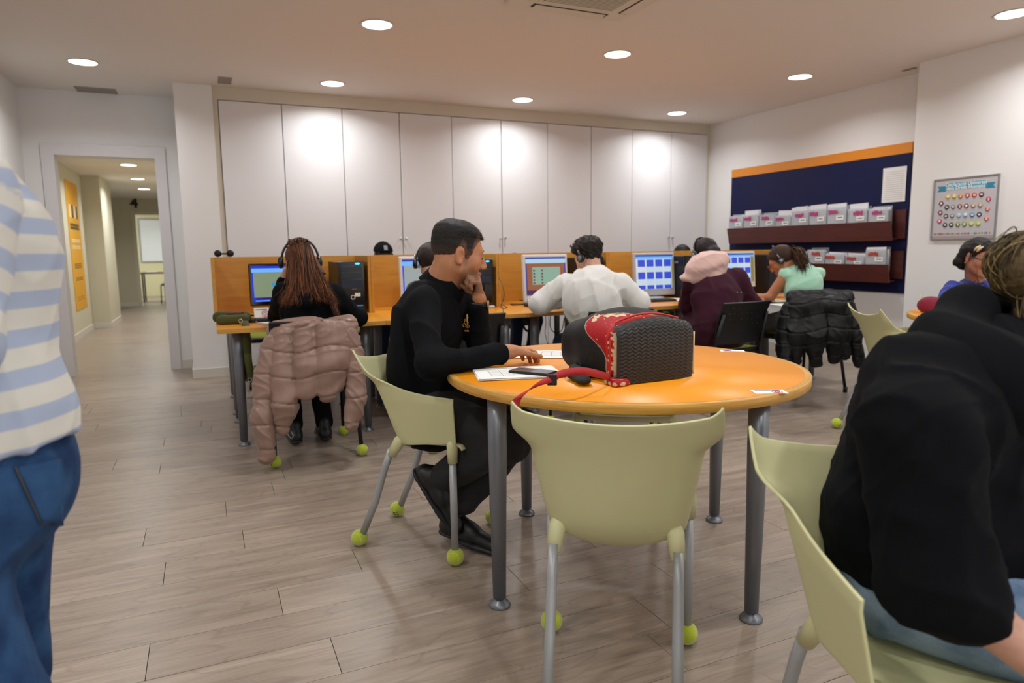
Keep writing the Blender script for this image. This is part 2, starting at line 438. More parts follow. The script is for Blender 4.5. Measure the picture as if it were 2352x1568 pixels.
# walls
struct('wall_left', MB().box(-1.62, -1.5, -3.0, 7.9, 0, HC), white)
struct('wall_back', MB().box(-0.16, 6.2, 7.72, 7.9, 0, HC), white)
struct('wall_pillar', MB().box(-0.165, 0.16, 7.19, 7.9, 0, HC), white)
struct('wall_right', MB().box(6.03, 6.2, 4.1, 7.72, 0, HC), white)
struct('wall_column', MB().box(5.72, 6.2, -3.0, 4.165, 0, HC), white)
wr = MB().box(-1.5, 0.0, -3.1, -3.0, 0, HC).box(4.6, 5.72, -3.1, -3.0, 0, HC).box(0, 4.6, -3.1, -3.0, 2.45, HC).box(0, 4.6, -3.1, -3.0, 0, 0.3)
struct('wall_rear', wr, white)
wf = MB()
for x in (0.02, 1.53, 3.06, 4.58): wf.box(x-0.03, x+0.03, -3.09, -3.02, 0.3, 2.45)
wf.box(0, 4.6, -3.09, -3.02, 0.3, 0.36).box(0, 4.6, -3.09, -3.02, 2.39, 2.45)
struct('added_window_1', wf, mat('grey_aluminium', '#8b8d90', 0.4, 0.8))  # unseen window frame, added with its opening for cool daylight fill
dw = MB().box(-1.5, -1.257, 7.9, 8.02, 0, HC).box(-0.387, -0.165, 7.9, 8.02, 0, HC).box(-1.257, -0.387, 7.9, 8.02, 2.152, HC)
struct('wall_doorway', dw, white)
cs = MB().box(-1.353, -1.250, 7.87, 8.05, 0, 2.255).box(-0.394, -0.297, 7.87, 8.05, 0, 2.255).box(-1.250, -0.394, 7.87, 8.05, 2.146, 2.255)
struct('door_1', cs, trim_m)
bb = MB().box(-1.5, -1.353, 7.885, 7.9, 0, 0.09); struct('baseboard_doorway', bb, skirt_m)
bb = MB().box(-0.297, -0.165, 7.885, 7.9, 0, 0.09); struct('baseboard_doorway_right', bb, skirt_m)
struct('baseboard_pillar', MB().box(-0.178, 0.16, 7.177, 7.19, 0, 0.09, 0.002).box(-0.178, -0.165, 7.19, 7.885, 0, 0.09), skirt_m)
struct('baseboard_left', MB().box(-1.5, -1.487, -3, 7.885, 0, 0.09), skirt_m)
struct('baseboard_right', MB().box(6.017, 6.03, 4.165, 7.2, 0, 0.09), skirt_m)
struct('baseboard_column', MB().box(5.707, 5.72, -3, 4.165, 0, 0.09).box(5.707, 6.03, 4.165, 4.178, 0, 0.09), skirt_m)

# built-in wardrobe: ten tall white doors
WX = [0.208, 0.777, 1.358, 1.949, 2.523, 3.104, 3.684, 4.265, 4.844, 5.425, 5.985]
wd = thing('built_in_wardrobe', 'white built-in wardrobe with a row of tall flush doors along the back wall', 'wardrobe', (3.1, 7.25, 0))
door_m = mat('white_melamine', '#e2e0e2', 0.5, bump=0.02)
fr = MB().box(0.16, 0.205, 7.215, 7.72, 0, 2.75).box(0.205, 6.03, 7.215, 7.72, 2.632, 2.75).box(5.988, 6.03, 7.215, 7.72, 0, 2.632).box(0.205, 5.988, 7.25, 7.72, 0, 0.07)
fr.build('frame', cream_m, wd, True)
MB().box(0.205, 5.988, 7.6, 7.71, 0.07, 2.632).build('back_panel', mat('wardrobe_inside', '#5b564f', 0.8), wd, True)
chrome = mat('polished_chrome', '#c9c7c4', 0.18, 1.0)
for i in range(10):
    g0 = 0.0035; off = [0, 0, 0.004, 0, 0.003, 0, 0.002, 0, 0.003, 0][i]
    d = MB().box(WX[i]+g0, WX[i+1]-g0, 7.205+off, 7.225+off, 0.08, 2.624, 0.0015, 1).build('door', door_m, wd, True)
    right = i in (2, 4, 8)
    if i in (2, 3, 4, 5, 8, 9):
        x = WX[i+1]-0.028 if right else WX[i]+0.028
        kb = MB().tube([(x, 7.205, 1.33), (x, 7.187, 1.33)], [0.006, 0.006], 10).sphere((x, 7.18, 1.33), 0.0135, 14, 8, (1, 0.8, 1))
        o = kb.build('knob', chrome, d); o.matrix_parent_inverse = d.matrix_parent_inverse.copy()
        o.parent = d; o.matrix_parent_inverse = Matrix.Translation(wd.location).inverted() @ Matrix.Identity(4)
        o.matrix_parent_inverse = Matrix.Identity(4)
# ceiling downlights on a two-metre grid
def downlight(x, y, z, label, group, watts=LAMP_W):
    t = thing('downlight', label, 'ceiling light', (x, y, z), 0, group)
    MB().lathe([(0.100, -0.001), (0.116, -0.001), (0.117, -0.004), (0.112, -0.007), (0.103, -0.006), (0.100, -0.003)], 40).build('trim_ring', trim_m, t)
    MB().lathe([(0.102, -0.0015), (0.102, -0.0045), (0.0, -0.0045)], 40).build('diffuser', lampm, t)
    ld = bpy.data.lights.new('downlight_glow', 'AREA'); ld.shape = 'DISK'; ld.size = 0.19; ld.energy = watts; ld.color = LAMP_COL; ld.spread = math.radians(150)
    l = bpy.data.objects.new('downlight_glow', ld); COL.objects.link(l); l.parent = t; l.location = (0, 0, -0.012)
    return t
VISIBLE = {(-0.80, 6.71): 'round downlight in the ceiling in front of the corridor doorway', (1.19, 6.71): 'round downlight close to the wardrobe doors next to the pillar',
           (3.14, 6.71): 'round downlight close to the middle wardrobe doors', (5.12, 6.71): 'round downlight close to the wardrobe door in the room corner',
           (1.19, 4.90): 'round downlight over the near desks, above the long haired girl', (3.14, 4.90): 'round downlight over the near desks, between the cassette and the wardrobe',
           (5.12, 4.90): 'round downlight in front of the navy leaflet board', (5.12, 3.07): 'round downlight in front of the column with the framed poster'}
for x in (-0.80, 1.19, 3.14, 5.12):
    for y in (6.71, 4.90, 3.07, 1.24, -0.6, -2.2):
        if x == -0.8 and y == 4.9: continue
        if x in (1.19, 3.14) and y == 3.07: pass
        lab = VISIBLE.get((x, y), 'round white recessed downlight in the ceiling over the front of the room')
        downlight(x, y, HC, lab, 'round downlights in the room ceiling')
# ceiling cassette air conditioner
ac = thing('air_conditioner', 'cream ceiling cassette air conditioner with central grille', 'air conditioner', (2.25, 3.73, HC))
acm = mat('cream_plastic', '#d8cdb9', 0.45); dk = mat('dark_slot', '#1d1915', 0.7)
MB().box(-0.43, 0.43, -0.43, 0.43, -0.03, 0, 0.012).build('panel', acm, ac)
MB().box(-0.27, 0.27, -0.27, 0.27, -0.036, -0.0305, 0.004).build('grille_frame', acm, ac)
for i in range(26):
    y = -0.235+i*0.0188; MB().box(-0.24, 0.24, y-0.003, y+0.003, -0.040, -0.0365).build('grille_slat', acm, ac)
MB().box(-0.245, 0.245, -0.245, 0.245, -0.0372, -0.0363).build('grille_backing', mat('grille_brown', '#77654f', 0.8), ac)
for s in (-1, 1):
    MB().box(-0.27, 0.27, s*0.345-0.03, s*0.345+0.03, -0.032, -0.0302).build('air_slot', dk, ac)
    MB().box(s*0.345-0.03, s*0.345+0.03, -0.27, 0.27, -0.032, -0.0302).build('air_slot', dk, ac)
    MB().box(-0.255, 0.255, s*0.345-0.022, s*0.345+0.026, -0.036, -0.0325, 0.001).build('louvre', acm, ac)
    MB().box(s*0.345-0.022, s*0.345+0.026, -0.255, 0.255, -0.036, -0.0325, 0.001).build('louvre', acm, ac)
# small ceiling grilles
vent_m = mat('vent_grey', '#9a928a', 0.7)
def vent(px0, px1, py0, py1, label):
    a = onz(px0, py1, HC); c = onz(px1, py0, HC); x0, x1 = sorted((a[0], c[0])); y0, y1 = sorted((a[1], c[1]))
    t = thing('ceiling_vent', label, 'vent', ((x0+x1)/2, (y0+y1)/2, HC)); hx, hy = (x1-x0)/2, (y1-y0)/2
    MB().box(-hx, hx, -hy, hy, -0.006, 0, 0.001).build('frame', vent_m, t)
    n = 4
    for i in range(n):
        y = -hy+(i+0.5)*2*hy/n; MB().box(-hx+0.008, hx-0.008, y-hy/n*0.5, y+hy/n*0.5, -0.009, -0.006).build('slat', vent_m, t)
vent(500, 533, 178, 190, 'small grey square grille in the ceiling beside the pillar')
vent(178, 265, 204, 209, 'long narrow grille in the ceiling above the doorway')
vent(2076, 2100, 154, 163, 'small grey grille in the ceiling beside the white column')

# ---------------------------------------------------------------- corridor behind the doorway
CH = 2.45
struct('floor_corridor', MB().box(-3.2, 1.2, 8.02, 24, -0.06, 0), farfloor_m)
struct('ceiling_corridor', MB().box(-3.2, 1.2, 8.02, 24, CH, CH+0.1), ceil_m)
struct('wall_corridor_left', MB().box(-1.85, -1.72, 8.02, 14.34, 0, CH).box(-1.72, -1.47, 12.93, 14.34, 0, CH).box(-2.1, -1.95, 14.34, 15.0, 0, CH).box(-2.1, -1.95, 14.34, 17.2, 2.08, CH).box(-2.1, -1.95, 16.0, 18.0, 0, CH), warm_wall)
struct('wall_corridor_right', MB().box(-0.3, -0.18, 8.02, 24, 0, CH), warm_wall)
struct('baseboard_corridor', MB().box(-1.72, -1.707, 8.02, 12.93, 0, 0.09).box(-1.72, -1.457, 12.917, 12.93, 0, 0.09).box(-1.47, -1.457, 12.93, 14.34, 0, 0.09).box(-1.95, -1.41, 17.987, 18.0, 0, 0.09), skirt_m)
struct('wall_corridor_end', MB().box(-2.1, -1.41, 18.0, 18.15, 0, CH).box(-1.41, -0.3, 18.0, 18.15, 2.1, CH), warm_wall)
struct('trim_1', MB().box(-1.47, -1.40, 17.98, 18.16, 0, 2.16).box(-1.40, -0.3, 17.98, 18.16, 2.09, 2.16), cream_m)
struct('wall_classroom', MB().box(-3.2, 1.2, 22.0, 22.1, 0, CH), mat('yellow_paint', '#d8d0a4', 0.75))
dr = MB().box(-1.96, -1.90, 15.0, 16.0, 0, 2.08); struct('door_2', dr, mat('grey_door', '#9c988a', 0.5))
struct('trim_2', MB().box(-1.955, -1.885, 14.93, 15.0, 0, 2.15).box(-1.955, -1.885, 16.0, 16.07, 0, 2.15).box(-1.955, -1.885, 14.93, 16.07, 2.08, 2.15), mat('brown_casing', '#6d5f45', 0.5))
for y, px in ((11.27, 'beside the yellow poster'), (13.3, 'beside the corridor pilaster'), (15.3, 'next to the figure 4 sign')):
    downlight(-0.9+(y-11.27)*-0.022, y, CH, 'round downlight in the corridor ceiling '+px, 'round downlights in the corridor ceiling', LAMP_W*1.5)
downlight(-0.9, 9.3, CH, 'round downlight in the corridor ceiling just past the doorway', 'round downlights in the corridor ceiling', LAMP_W*1.2)
downlight(-0.9, 20.2, CH, 'round white downlight in the classroom ceiling beyond the corridor', 'downlight in the far classroom', LAMP_W*2)
# yellow poster banners on the corridor wall
yel = mat('yellow_print', '#e0a21c', 0.6); brn = mat('brown_ink', '#5c4413', 0.7); pale = mat('pale_ink', '#e8dcae', 0.7); lemon = mat('gold_ink', '#c8880e', 0.7)
pa = onx(147, 410, -1.715); pb = onx(175, 425, -1.715); pc = onx(199, 705, -1.715)
PYa, PYb, PZa, PZb = pa[1], pb[1], pc[2], pa[2]
ps = thing('poster', 'tall yellow poster with dark lettering on the corridor wall', 'poster', (-1.718, (PYa+PYb)/2, PZa))
hw, hh = (PYb-PYa)/2, PZb-PZa
MB().box(0.0, 0.004, -hw, hw, 0, hh).build('sheet', yel, ps)
def bars(zs, m, w, h, name):
    for z in zs:
        MB().box(0.004, 0.0048, -w*hw, w*hw, z*hh-h, z*hh+h).build(name, m, ps)
for y0, m in ((-0.55, pale), (-0.15, brn), (0.25, pale), (0.55, brn)):
    MB().box(0.004, 0.0048, y0*hw-0.07, y0*hw+0.07, 0.72*hh, 0.82*hh).build('printed_letter', m, ps)
bars((0.665, 0.64), brn, 0.75, 0.02, 'printed_line'); bars((0.55, 0.535, 0.50, 0.485), pale, 0.7, 0.008, 'printed_line')
bars((0.36, 0.345, 0.33, 0.25, 0.235), brn, 0.6, 0.006, 'printed_line'); bars((0.10, 0.08), lemon, 0.6, 0.01, 'printed_line')
p2 = thing('poster', 'narrow edge of a second poster next to the doorway casing', 'poster', (-1.718, PYa-1.05, PZa+0.05))
MB().box(0, 0.004, -0.4, 0.32, 0, hh-0.15).build('sheet', mat('ochre_print', '#a9842e', 0.6), p2)
MB().box(0.004, 0.0048, -0.3, 0.25, hh*0.72, hh*0.8).build('printed_band', mat('violet_ink', '#4b4a86', 0.6), p2)
# room number sign
q = ony(308, 467, 17.99)
sg = thing('room_number_sign', 'black figure 4 sign on the wall at the corridor end', 'sign', (q[0], 17.985, q[2]))
o = link('figure', text_mesh('4', 0.30, 0.006, bold=0.012), mat('black_sign', '#0d0d0d', 0.5), sg); o.rotation_euler = (math.pi/2, 0, 0)
# whiteboard in the far classroom
q0 = ony(327, 600, 21.97); q1 = ony(368, 505, 21.97)
wb = thing('whiteboard', 'whiteboard with a silver frame in the room past the corridor', 'whiteboard', (q0[0], 21.99, q0[2]))
ww, wh = 1.6, q1[2]-q0[2]
MB().box(0, ww, -0.02, -0.006, 0, wh).build('board', mat('board_white', '#dfe2e0', 0.25), wb)
f = MB(); s_ = 0.03
f.box(-s_, ww+s_, -0.028, 0, -s_, 0).box(-s_, ww+s_, -0.028, 0, wh, wh+s_).box(-s_, 0, -0.028, 0, 0, wh).box(ww, ww+s_, -0.028, 0, 0, wh)
f.build('frame', mat('silver_frame', '#9fa09c', 0.35, 0.8), wb)
# far table and chair
q = onz(350, 652, 0.74); fy = 19.6
ft = thing('school_table', 'brown topped table in the room past the corridor', 'table', (-1.05, fy, 0))
MB().box(-0.45, 0.5, -0.35, 0.35, 0.70, 0.74, 0.005).build('table_top', mat('brown_laminate', '#7b6450', 0.5), ft)
blk = mat('black_metal', '#17171a', 0.4, 0.3)
for sx in (-1, 1):
    for sy in (-1, 1): MB().cyl((0.025+sx*0.42, sy*0.3, 0), (0.025+sx*0.42, sy*0.3, 0.70), 0.018).build('leg', blk, ft)
tag(MB().box(-1.35, -1.12, fy-0.2, fy+0.1, 0.74, 0.752).build('paper_stack', mat('paper_white', '#e9e8e4', 0.7)), 'white paper stack on the brown far table', 'paper')
# ================================================================ furniture
lime = mat('lime_polypropylene', '#c9c596', 0.42, var=0.03, vscale=3, spec=0.4)
legal = mat('satin_aluminium', '#a6a7a8', 0.42, 0.35)
legsteel = mat('grey_steel', '#7c7f86', 0.34, 0.5)
ballm = mat('tennis_felt', '#b3bf22', 0.95, bump=0.6, bscale=900, var=0.12, vscale=80, sheen=0.5)
seamm = mat('tennis_seam', '#c9cb8e', 0.8); inkm = mat('print_black', '#15150f', 0.7)
orange_top = mat('orange_laminate', '#f59a16', 0.36, var=0.02, vscale=4, spec=0.5)
beech = wood_material('beech_edge', '#b7812f', '#d3a04c', 0.38, (2, 2, 40))
desk_m = wood_material('beech_laminate', '#c4872f', '#d2963c', 0.36, (1.2, 9, 9))
desk_top_m = wood_material('beech_laminate_top', '#dc8f20', '#e69c30', 0.3, (1.2, 9, 9))
black_pl = mat('black_plastic', '#121214', 0.42, spec=0.4)
black_gl = mat('black_gloss', '#0b0b0f', 0.16, spec=0.6)
black_mt = mat('black_steel', '#141416', 0.4, 0.3)
paper_m = mat('paper', '#ecebe8', 0.7, var=0.015, vscale=20)
ink = mat('printer_ink', '#3a3a40', 0.8)

def tennis_ball(parent, p, name='tennis_ball', spin=0.0, mark=True):
    me = bpy.data.meshes.get('tennis_ball_mesh')
    if me is None:
        me = MB().sphere((0, 0, 0), 0.034, 24, 16).mesh('tennis_ball_mesh'); me.materials.append(ballm)
        pts = []
        for i in range(49):
            t = 2*math.pi*i/48; a, b, c = 0.75, 0.25, 2*math.sqrt(0.75*0.25)
            v = np.array([a*math.cos(t)+b*math.cos(3*t), a*math.sin(t)-b*math.sin(3*t), c*math.sin(2*t)]); pts.append(nrm(v)*0.0337)
        sm = MB().tube(pts, 0.0013, 6, cap=False).mesh('seam_mesh'); sm.materials.append(seamm)
        mk = MB()
        for j, (a0, a1, z) in enumerate(((-0.35, 0.35, 0.008), (-0.3, 0.3, -0.002), (-0.12, 0.3, -0.011))):
            mk.grid(lambda u, v: tuple(nrm((math.cos(a0+(a1-a0)*u), math.sin(a0+(a1-a0)*u), z/0.034+0.13*v))*0.0343), 8, 1)
        mk = mk.mesh('mark_mesh'); mk.materials.append(inkm)
    sm = bpy.data.meshes['seam_mesh']; mk = bpy.data.meshes['mark_mesh']
    o = link(name, me, None, parent); o.location = p; o.rotation_euler = (0.4*math.sin(spin*3), 0.5*math.cos(spin*2), spin)
    link('seam', sm, None, o); 
    if mark: link('printed_mark', mk, None, o)
    return o

# ---- lime armchair: wrap-round shell on four aluminium legs with tennis balls
def chair_point(u, v):
    s = abs(u); sg = 1 if u >= 0 else -1
    sc = 0.40
    zr = 0.776+0.056*(s/sc)**2 if s < sc else 0.662+0.170*math.exp(-((s-sc)/0.6)*5.0)
    zb = 0.452-0.060*(1-(s/sc)**2) if s < sc else 0.448+0.034*(s-sc)/(1-sc)
    z = zb+(zr-zb)*v; t = (z-0.44)/0.38
    q = min(1, max(0, (z-0.690)/0.065)); q = q*q*(3-2*q)
    wb = 0.176+0.042*min(1, max(0, (z-0.44)/0.28))+0.046*q
    wf = 0.205+0.050*min(1, max(0, (z-0.44)/0.2))
    yb = -0.075-0.030*t-0.085*t*t
    yb += 0.075*math.exp(-((z-0.40)/0.045))
    yf = 0.215+0.022*min(1, max(0, t))
    # plan polyline with a rounded corner
    rc = 0.075*(1-0.45*min(1, max(0, t)))
    P0 = np.array([0, yb-0.018]); P1 = np.array([wb, yb]); P2 = np.array([wf, yf])
    d1 = nrm(P0-P1); d2 = nrm(P2-P1); A = P1+d1*rc; B = P1+d2*rc
    c0, c1 = sc-0.13, sc+0.13
    if s < c0: p = P0+(A-P0)*(s/c0); p[1] = P0[1]+(A[1]-P0[1])*(s/c0)**2
    elif s < c1:
        w_ = (s-c0)/(c1-c0); p = (1-w_)**2*A+2*w_*(1-w_)*P1+w_*w_*B
    else: p = B+(P2-B)*((s-c1)/(1-c1))
    return (sg*p[0], p[1], z)
def make_lime_chair():
    t = thing('armchair', 'x', 'chair', (0, 0, 0))
    sh = MB().grid(lambda a, b: chair_point(2*a-1, b), 72, 22).build('shell', lime, t)
    so = sh.modifiers.new('thick', 'SOLIDIFY'); so.thickness = 0.007; so.offset = 0
    bv = sh.modifiers.new('round', 'BEVEL'); bv.width = 0.002; bv.segments = 2; bv.limit_method = 'ANGLE'; bv.angle_limit = 1.0
    # seat: dished panel joining the shell's lower edge
    def seat(a, b):
        y = -0.030+0.270*b; wbk = 0.168+(0.212-0.168)*b; x = (2*a-1)*wbk
        e = abs(2*a-1)
        z = 0.456+0.022*b-0.022*(1-e*e)*math.sin(math.pi*min(1, b*1.05))
        y += 0.02*(1-e*e)*b
        if b > 0.9: z -= 0.02*((b-0.9)/0.1)**2
        return (x, y, z)
    se = MB().grid(seat, 24, 20).build('seat', lime, t)
    so = se.modifiers.new('thick', 'SOLIDIFY'); so.thickness = 0.008; so.offset = 0
    for sx in (-1, 1):
        MB().tube([(sx*0.140, -0.010, 0.500), (sx*0.156, -0.052, 0.455), (sx*0.163, -0.086, 0.398)], [0.018, 0.024, 0.0190], 18).build('leg_socket', lime, t)
        MB().tube([(sx*0.163, -0.087, 0.42), (sx*0.163, -0.118, 0.34), (sx*0.162, -0.165, 0.20), (sx*0.162, -0.235, 0.045)], 0.0145, 14).build('leg', legal, t)
        tennis_ball(t, (sx*0.162, -0.248, 0.034), spin=1.3+sx)
        MB().tube([(sx*0.203, 0.195, 0.50), (sx*0.206, 0.197, 0.47), (sx*0.207, 0.198, 0.405)], [0.012, 0.0215, 0.0185], 16).build('leg_socket', lime, t)
        MB().tube([(sx*0.207, 0.198, 0.42), (sx*0.208, 0.200, 0.045)], 0.0145, 14).build('leg', legal, t)
        tennis_ball(t, (sx*0.208, 0.200, 0.034), spin=0.4+2*sx)
    return t
lime0 = make_lime_chair()
def lime_chair(o, org, fwd, label):
    o.location = (org[0], org[1], 0); o.rotation_euler = (0, 0, math.atan2(-fwd[0], fwd[1])); tag(o, label, 'chair', 'lime plastic armchairs'); return o
lime_chair(lime0, (0.80, 2.656), (0.733, -0.68), 'lime plastic armchair under the man in the black polo, tennis balls on its feet')
lime_chair(copy_tree(lime0), (0.985, 1.522), (0.575, 0.818), 'empty lime plastic armchair pushed up to the orange table, a red strap behind it')
lime_chair(copy_tree(lime0), (3.90, 2.90), (0.866, -0.50), 'empty lime plastic armchair beside the black jacket, facing the far table')
lime_chair(copy_tree(lime0), (1.20, 0.815), (-0.32, -0.947), 'lime plastic armchair under the woman in the black hoodie')
lime_chair(copy_tree(lime0), (1.76, 2.65), (-0.57, -0.82), 'lime plastic armchair tucked under the orange table behind the backpack')

# ---- round table
TC = np.array([1.42, 2.165]); TR = 0.662; TZ = 0.76
rt = thing('round_table', 'round orange table with a beech edge carrying a backpack and papers', 'table', (TC[0], TC[1], 0))
MB().lathe([(0, TZ-0.030), (TR-0.02, TZ-0.030), (TR-0.02, TZ-0.0005), (0, TZ-0.0005)], 96).build('core', beech, rt)
MB().lathe([(TR-0.024, TZ-0.031), (TR-0.003, TZ-0.031), (TR, TZ-0.028), (TR, TZ-0.003), (TR-0.003, TZ), (TR-0.022, TZ), (TR-0.024, TZ-0.001)], 128).build('edge_band', beech, rt)
MB().lathe([(0, TZ-0.0006), (TR-0.0225, TZ-0.0006), (TR-0.0225, TZ+0.0002), (0, TZ+0.0002)], 128).build('table_top', orange_top, rt)
def steel_leg(parent, x, y, ztop, r=0.0275, taper=1.0):
    l = MB().tube([(x, y, 0.03), (x, y, ztop-0.16), (x, y, ztop)], [r*0.72*taper, r*1.0, r*1.02], 24).build('leg', legsteel, parent)
    MB().lathe([(0.0, 0.0), (0.036, 0.0), (0.037, 0.006), (0.030, 0.016), (0.017, 0.024), (0.013, 0.032), (0.0, 0.032)], 28, (x, y, 0)).build('foot', legsteel, l)
    return l
for (x, y) in ((0.841, 2.017), (1.546, 1.587), (1.271, 2.711), (1.987, 2.282)):
    steel_leg(rt, x-TC[0], y-TC[1], TZ-0.031, 0.031)
# far round table by the column
T2 = np.array([4.62, 2.52])
rt2 = thing('round_table', 'round orange table by the white column where the woman in blue sits', 'table', (T2[0], T2[1], 0))
MB().lathe([(0, 0.73), (0.64, 0.73), (0.64, 0.7595), (0, 0.7595)], 64).build('core', beech, rt2)
MB().lathe([(0.636, 0.729), (0.66, 0.729), (0.662, 0.732), (0.662, 0.757), (0.659, 0.76), (0.638, 0.76)], 96).build('edge_band', beech, rt2)
MB().lathe([(0, 0.7594), (0.6375, 0.7594), (0.6375, 0.7602), (0, 0.7602)], 96).build('table_top', orange_top, rt2)
for a in (20, 110, 200, 290): steel_leg(rt2, 0.57*math.cos(math.radians(a)), 0.57*math.sin(math.radians(a)), 0.729, 0.031)
# small notice cards taped to the round table (the code square is left blank)
def notice_card(px, py, z, rz, w, h, parent_label, tilt=0.0):
    p = onz(px, py, z); t = thing('notice_card', parent_label, 'card', (p[0], p[1], z+0.0006), rz)
    MB().box(-w/2, w/2, -h/2, h/2, 0, 0.0006).build('card', paper_m, t)
    logo(t, (w*0.22, -h*0.08, 0.0007), h*0.26, (1, 0, 0), (0, 1, 0)); 
    MB().box(-w*0.40, w*0.40, h*0.33, h*0.38, 0.0006, 0.0009).build('printed_line', ink, t)
    MB().box(-w*0.40, w*0.1, h*0.25, h*0.28, 0.0006, 0.0009).build('printed_line', ink, t)
    return t
pink_ink = mat('magenta_ink', '#b8326a', 0.6); viol_ink = mat('violet_ink2', '#6b3aa8', 0.6); or_ink = mat('orange_ink', '#d9743a', 0.6)
def logo(parent, c, r, ex, ey):                  # rounded square outline with a ring and a dot
    c = np.array(c); ex = np.array(ex, float); ey = np.array(ey, float); ez = np.cross(ex, ey)
    pts = []
    for k in range(33):
        a = 2*math.pi*k/32; cx, sy = math.cos(a), math.sin(a); q = (abs(cx)**4+abs(sy)**4)**(-0.25); pts.append(c+ex*cx*q*r+ey*sy*q*r+ez*0.0002)
    MB().tube(pts[:17], r*0.09, 6, False).build('logo_outline', viol_ink, parent); MB().tube(pts[16:], r*0.09, 6, False).build('logo_outline', or_ink, parent)
    MB().tube([c+ex*math.cos(a)*r*0.5+ey*math.sin(a)*r*0.5+ez*0.0002 for a in np.linspace(0, 2*math.pi, 25)], r*0.09, 6, False).build('logo_ring', pink_ink, parent)
    MB().tube([c+(ex+ey)*0.58*r, c+(ex+ey)*0.58*r+ez*0.0004], r*0.1, 8).build('logo_dot', pink_ink, parent)
notice_card(1767, 900, TZ, -0.42, 0.10, 0.055, 'white card with a ring logo taped near the edge of the orange table')
notice_card(1682, 806, TZ, 2.5, 0.10, 0.055, 'white card taped on the far edge of the orange table')

# ---- desks: two rows of five back to back, each a thing of its own
DZ = 0.75; DY0, DY1, DY2, DY3 = 4.38, 5.285, 5.295, 6.20
DX = [0.038+1.016*i for i in range(6)]
names_f = ['beech desk with the green shoulder bag and black monitor', 'beech desk behind the man in the black polo',
           'beech desk under the arms of the boy in white', 'beech desk in front of the woman in the burgundy coat', 'beech desk where the woman in mint writes']
names_r = ['beech desk behind the screen next to the pillar', 'beech desk of the person in the cap behind the screen', 'beech desk behind the screen with cables hanging under it',
           'beech desk of the dark haired person behind the screen', 'beech desk behind the screen nearest the leaflet board']
def desk(x0, x1, y0, y1, label, group):
    t = thing('desk', label, 'desk', ((x0+x1)/2, (y0+y1)/2, 0), 0, group); hx, hy = (x1-x0)/2-0.001, (y1-y0)/2
    MB().box(-hx, hx, -hy, hy, DZ-0.028, DZ, 0.002).build('desk_top', desk_top_m, t)
    MB().box(-hx, hx, -hy-0.0008, -hy+0.004, DZ-0.0275, DZ-0.0005).build('edge_band', beech, t)
    MB().box(-hx, hx, hy-0.004, hy+0.0008, DZ-0.0275, DZ-0.0005).build('edge_band', beech, t)
    MB().box(-hx+0.15, hx-0.15, -0.02, 0.02, DZ-0.07, DZ-0.029).build('rail', black_mt, t)
    for sx in (-1, 1):
        for sy in (-1, 1): steel_leg(t, sx*(hx-0.115), sy*(0.325), DZ-0.029, 0.030, 1.1)
    return t
for i in range(5):
    desk(DX[i], DX[i+1], DY0, DY1, names_f[i], 'desks in the near row')
    desk(DX[i], DX[i+1], DY2, DY3, names_r[i], 'desks in the far row')
# ---- partition screen standing on the desks
PYB = 5.47; PT = 1.169
scr = thing('desk_screen', 'beech partition screen with side dividers standing on the computer desks', 'screen', ((DX[0]+DX[5])/2, PYB, DZ))
for i in range(5):
    MB().box(DX[i]+(0.06 if i else 0), DX[i+1]+0.06-0.002, PYB, PYB+0.02, DZ+0.0005, PT, 0.001, 1).build('back_panel', desk_m, scr, True)
for i in range(6):
    x = DX[i] if i == 0 else DX[i]+0.03
    MB().box(x, x+0.019, 5.01, PYB-0.0005, DZ+0.0005, PT, 0.001, 1).build('divider', desk_m, scr, True)
    if i: MB().box(x+0.0205, x+0.0395, 5.01, PYB-0.0005, DZ+0.0005, PT-0.001, 0.001, 1).build('divider', desk_m, scr, True)
    MB().box(x+0.002, x+0.02, PYB+0.021, 5.95, DZ+0.0005, PT-0.01, 0.001, 1).build('divider', desk_m, scr, True)

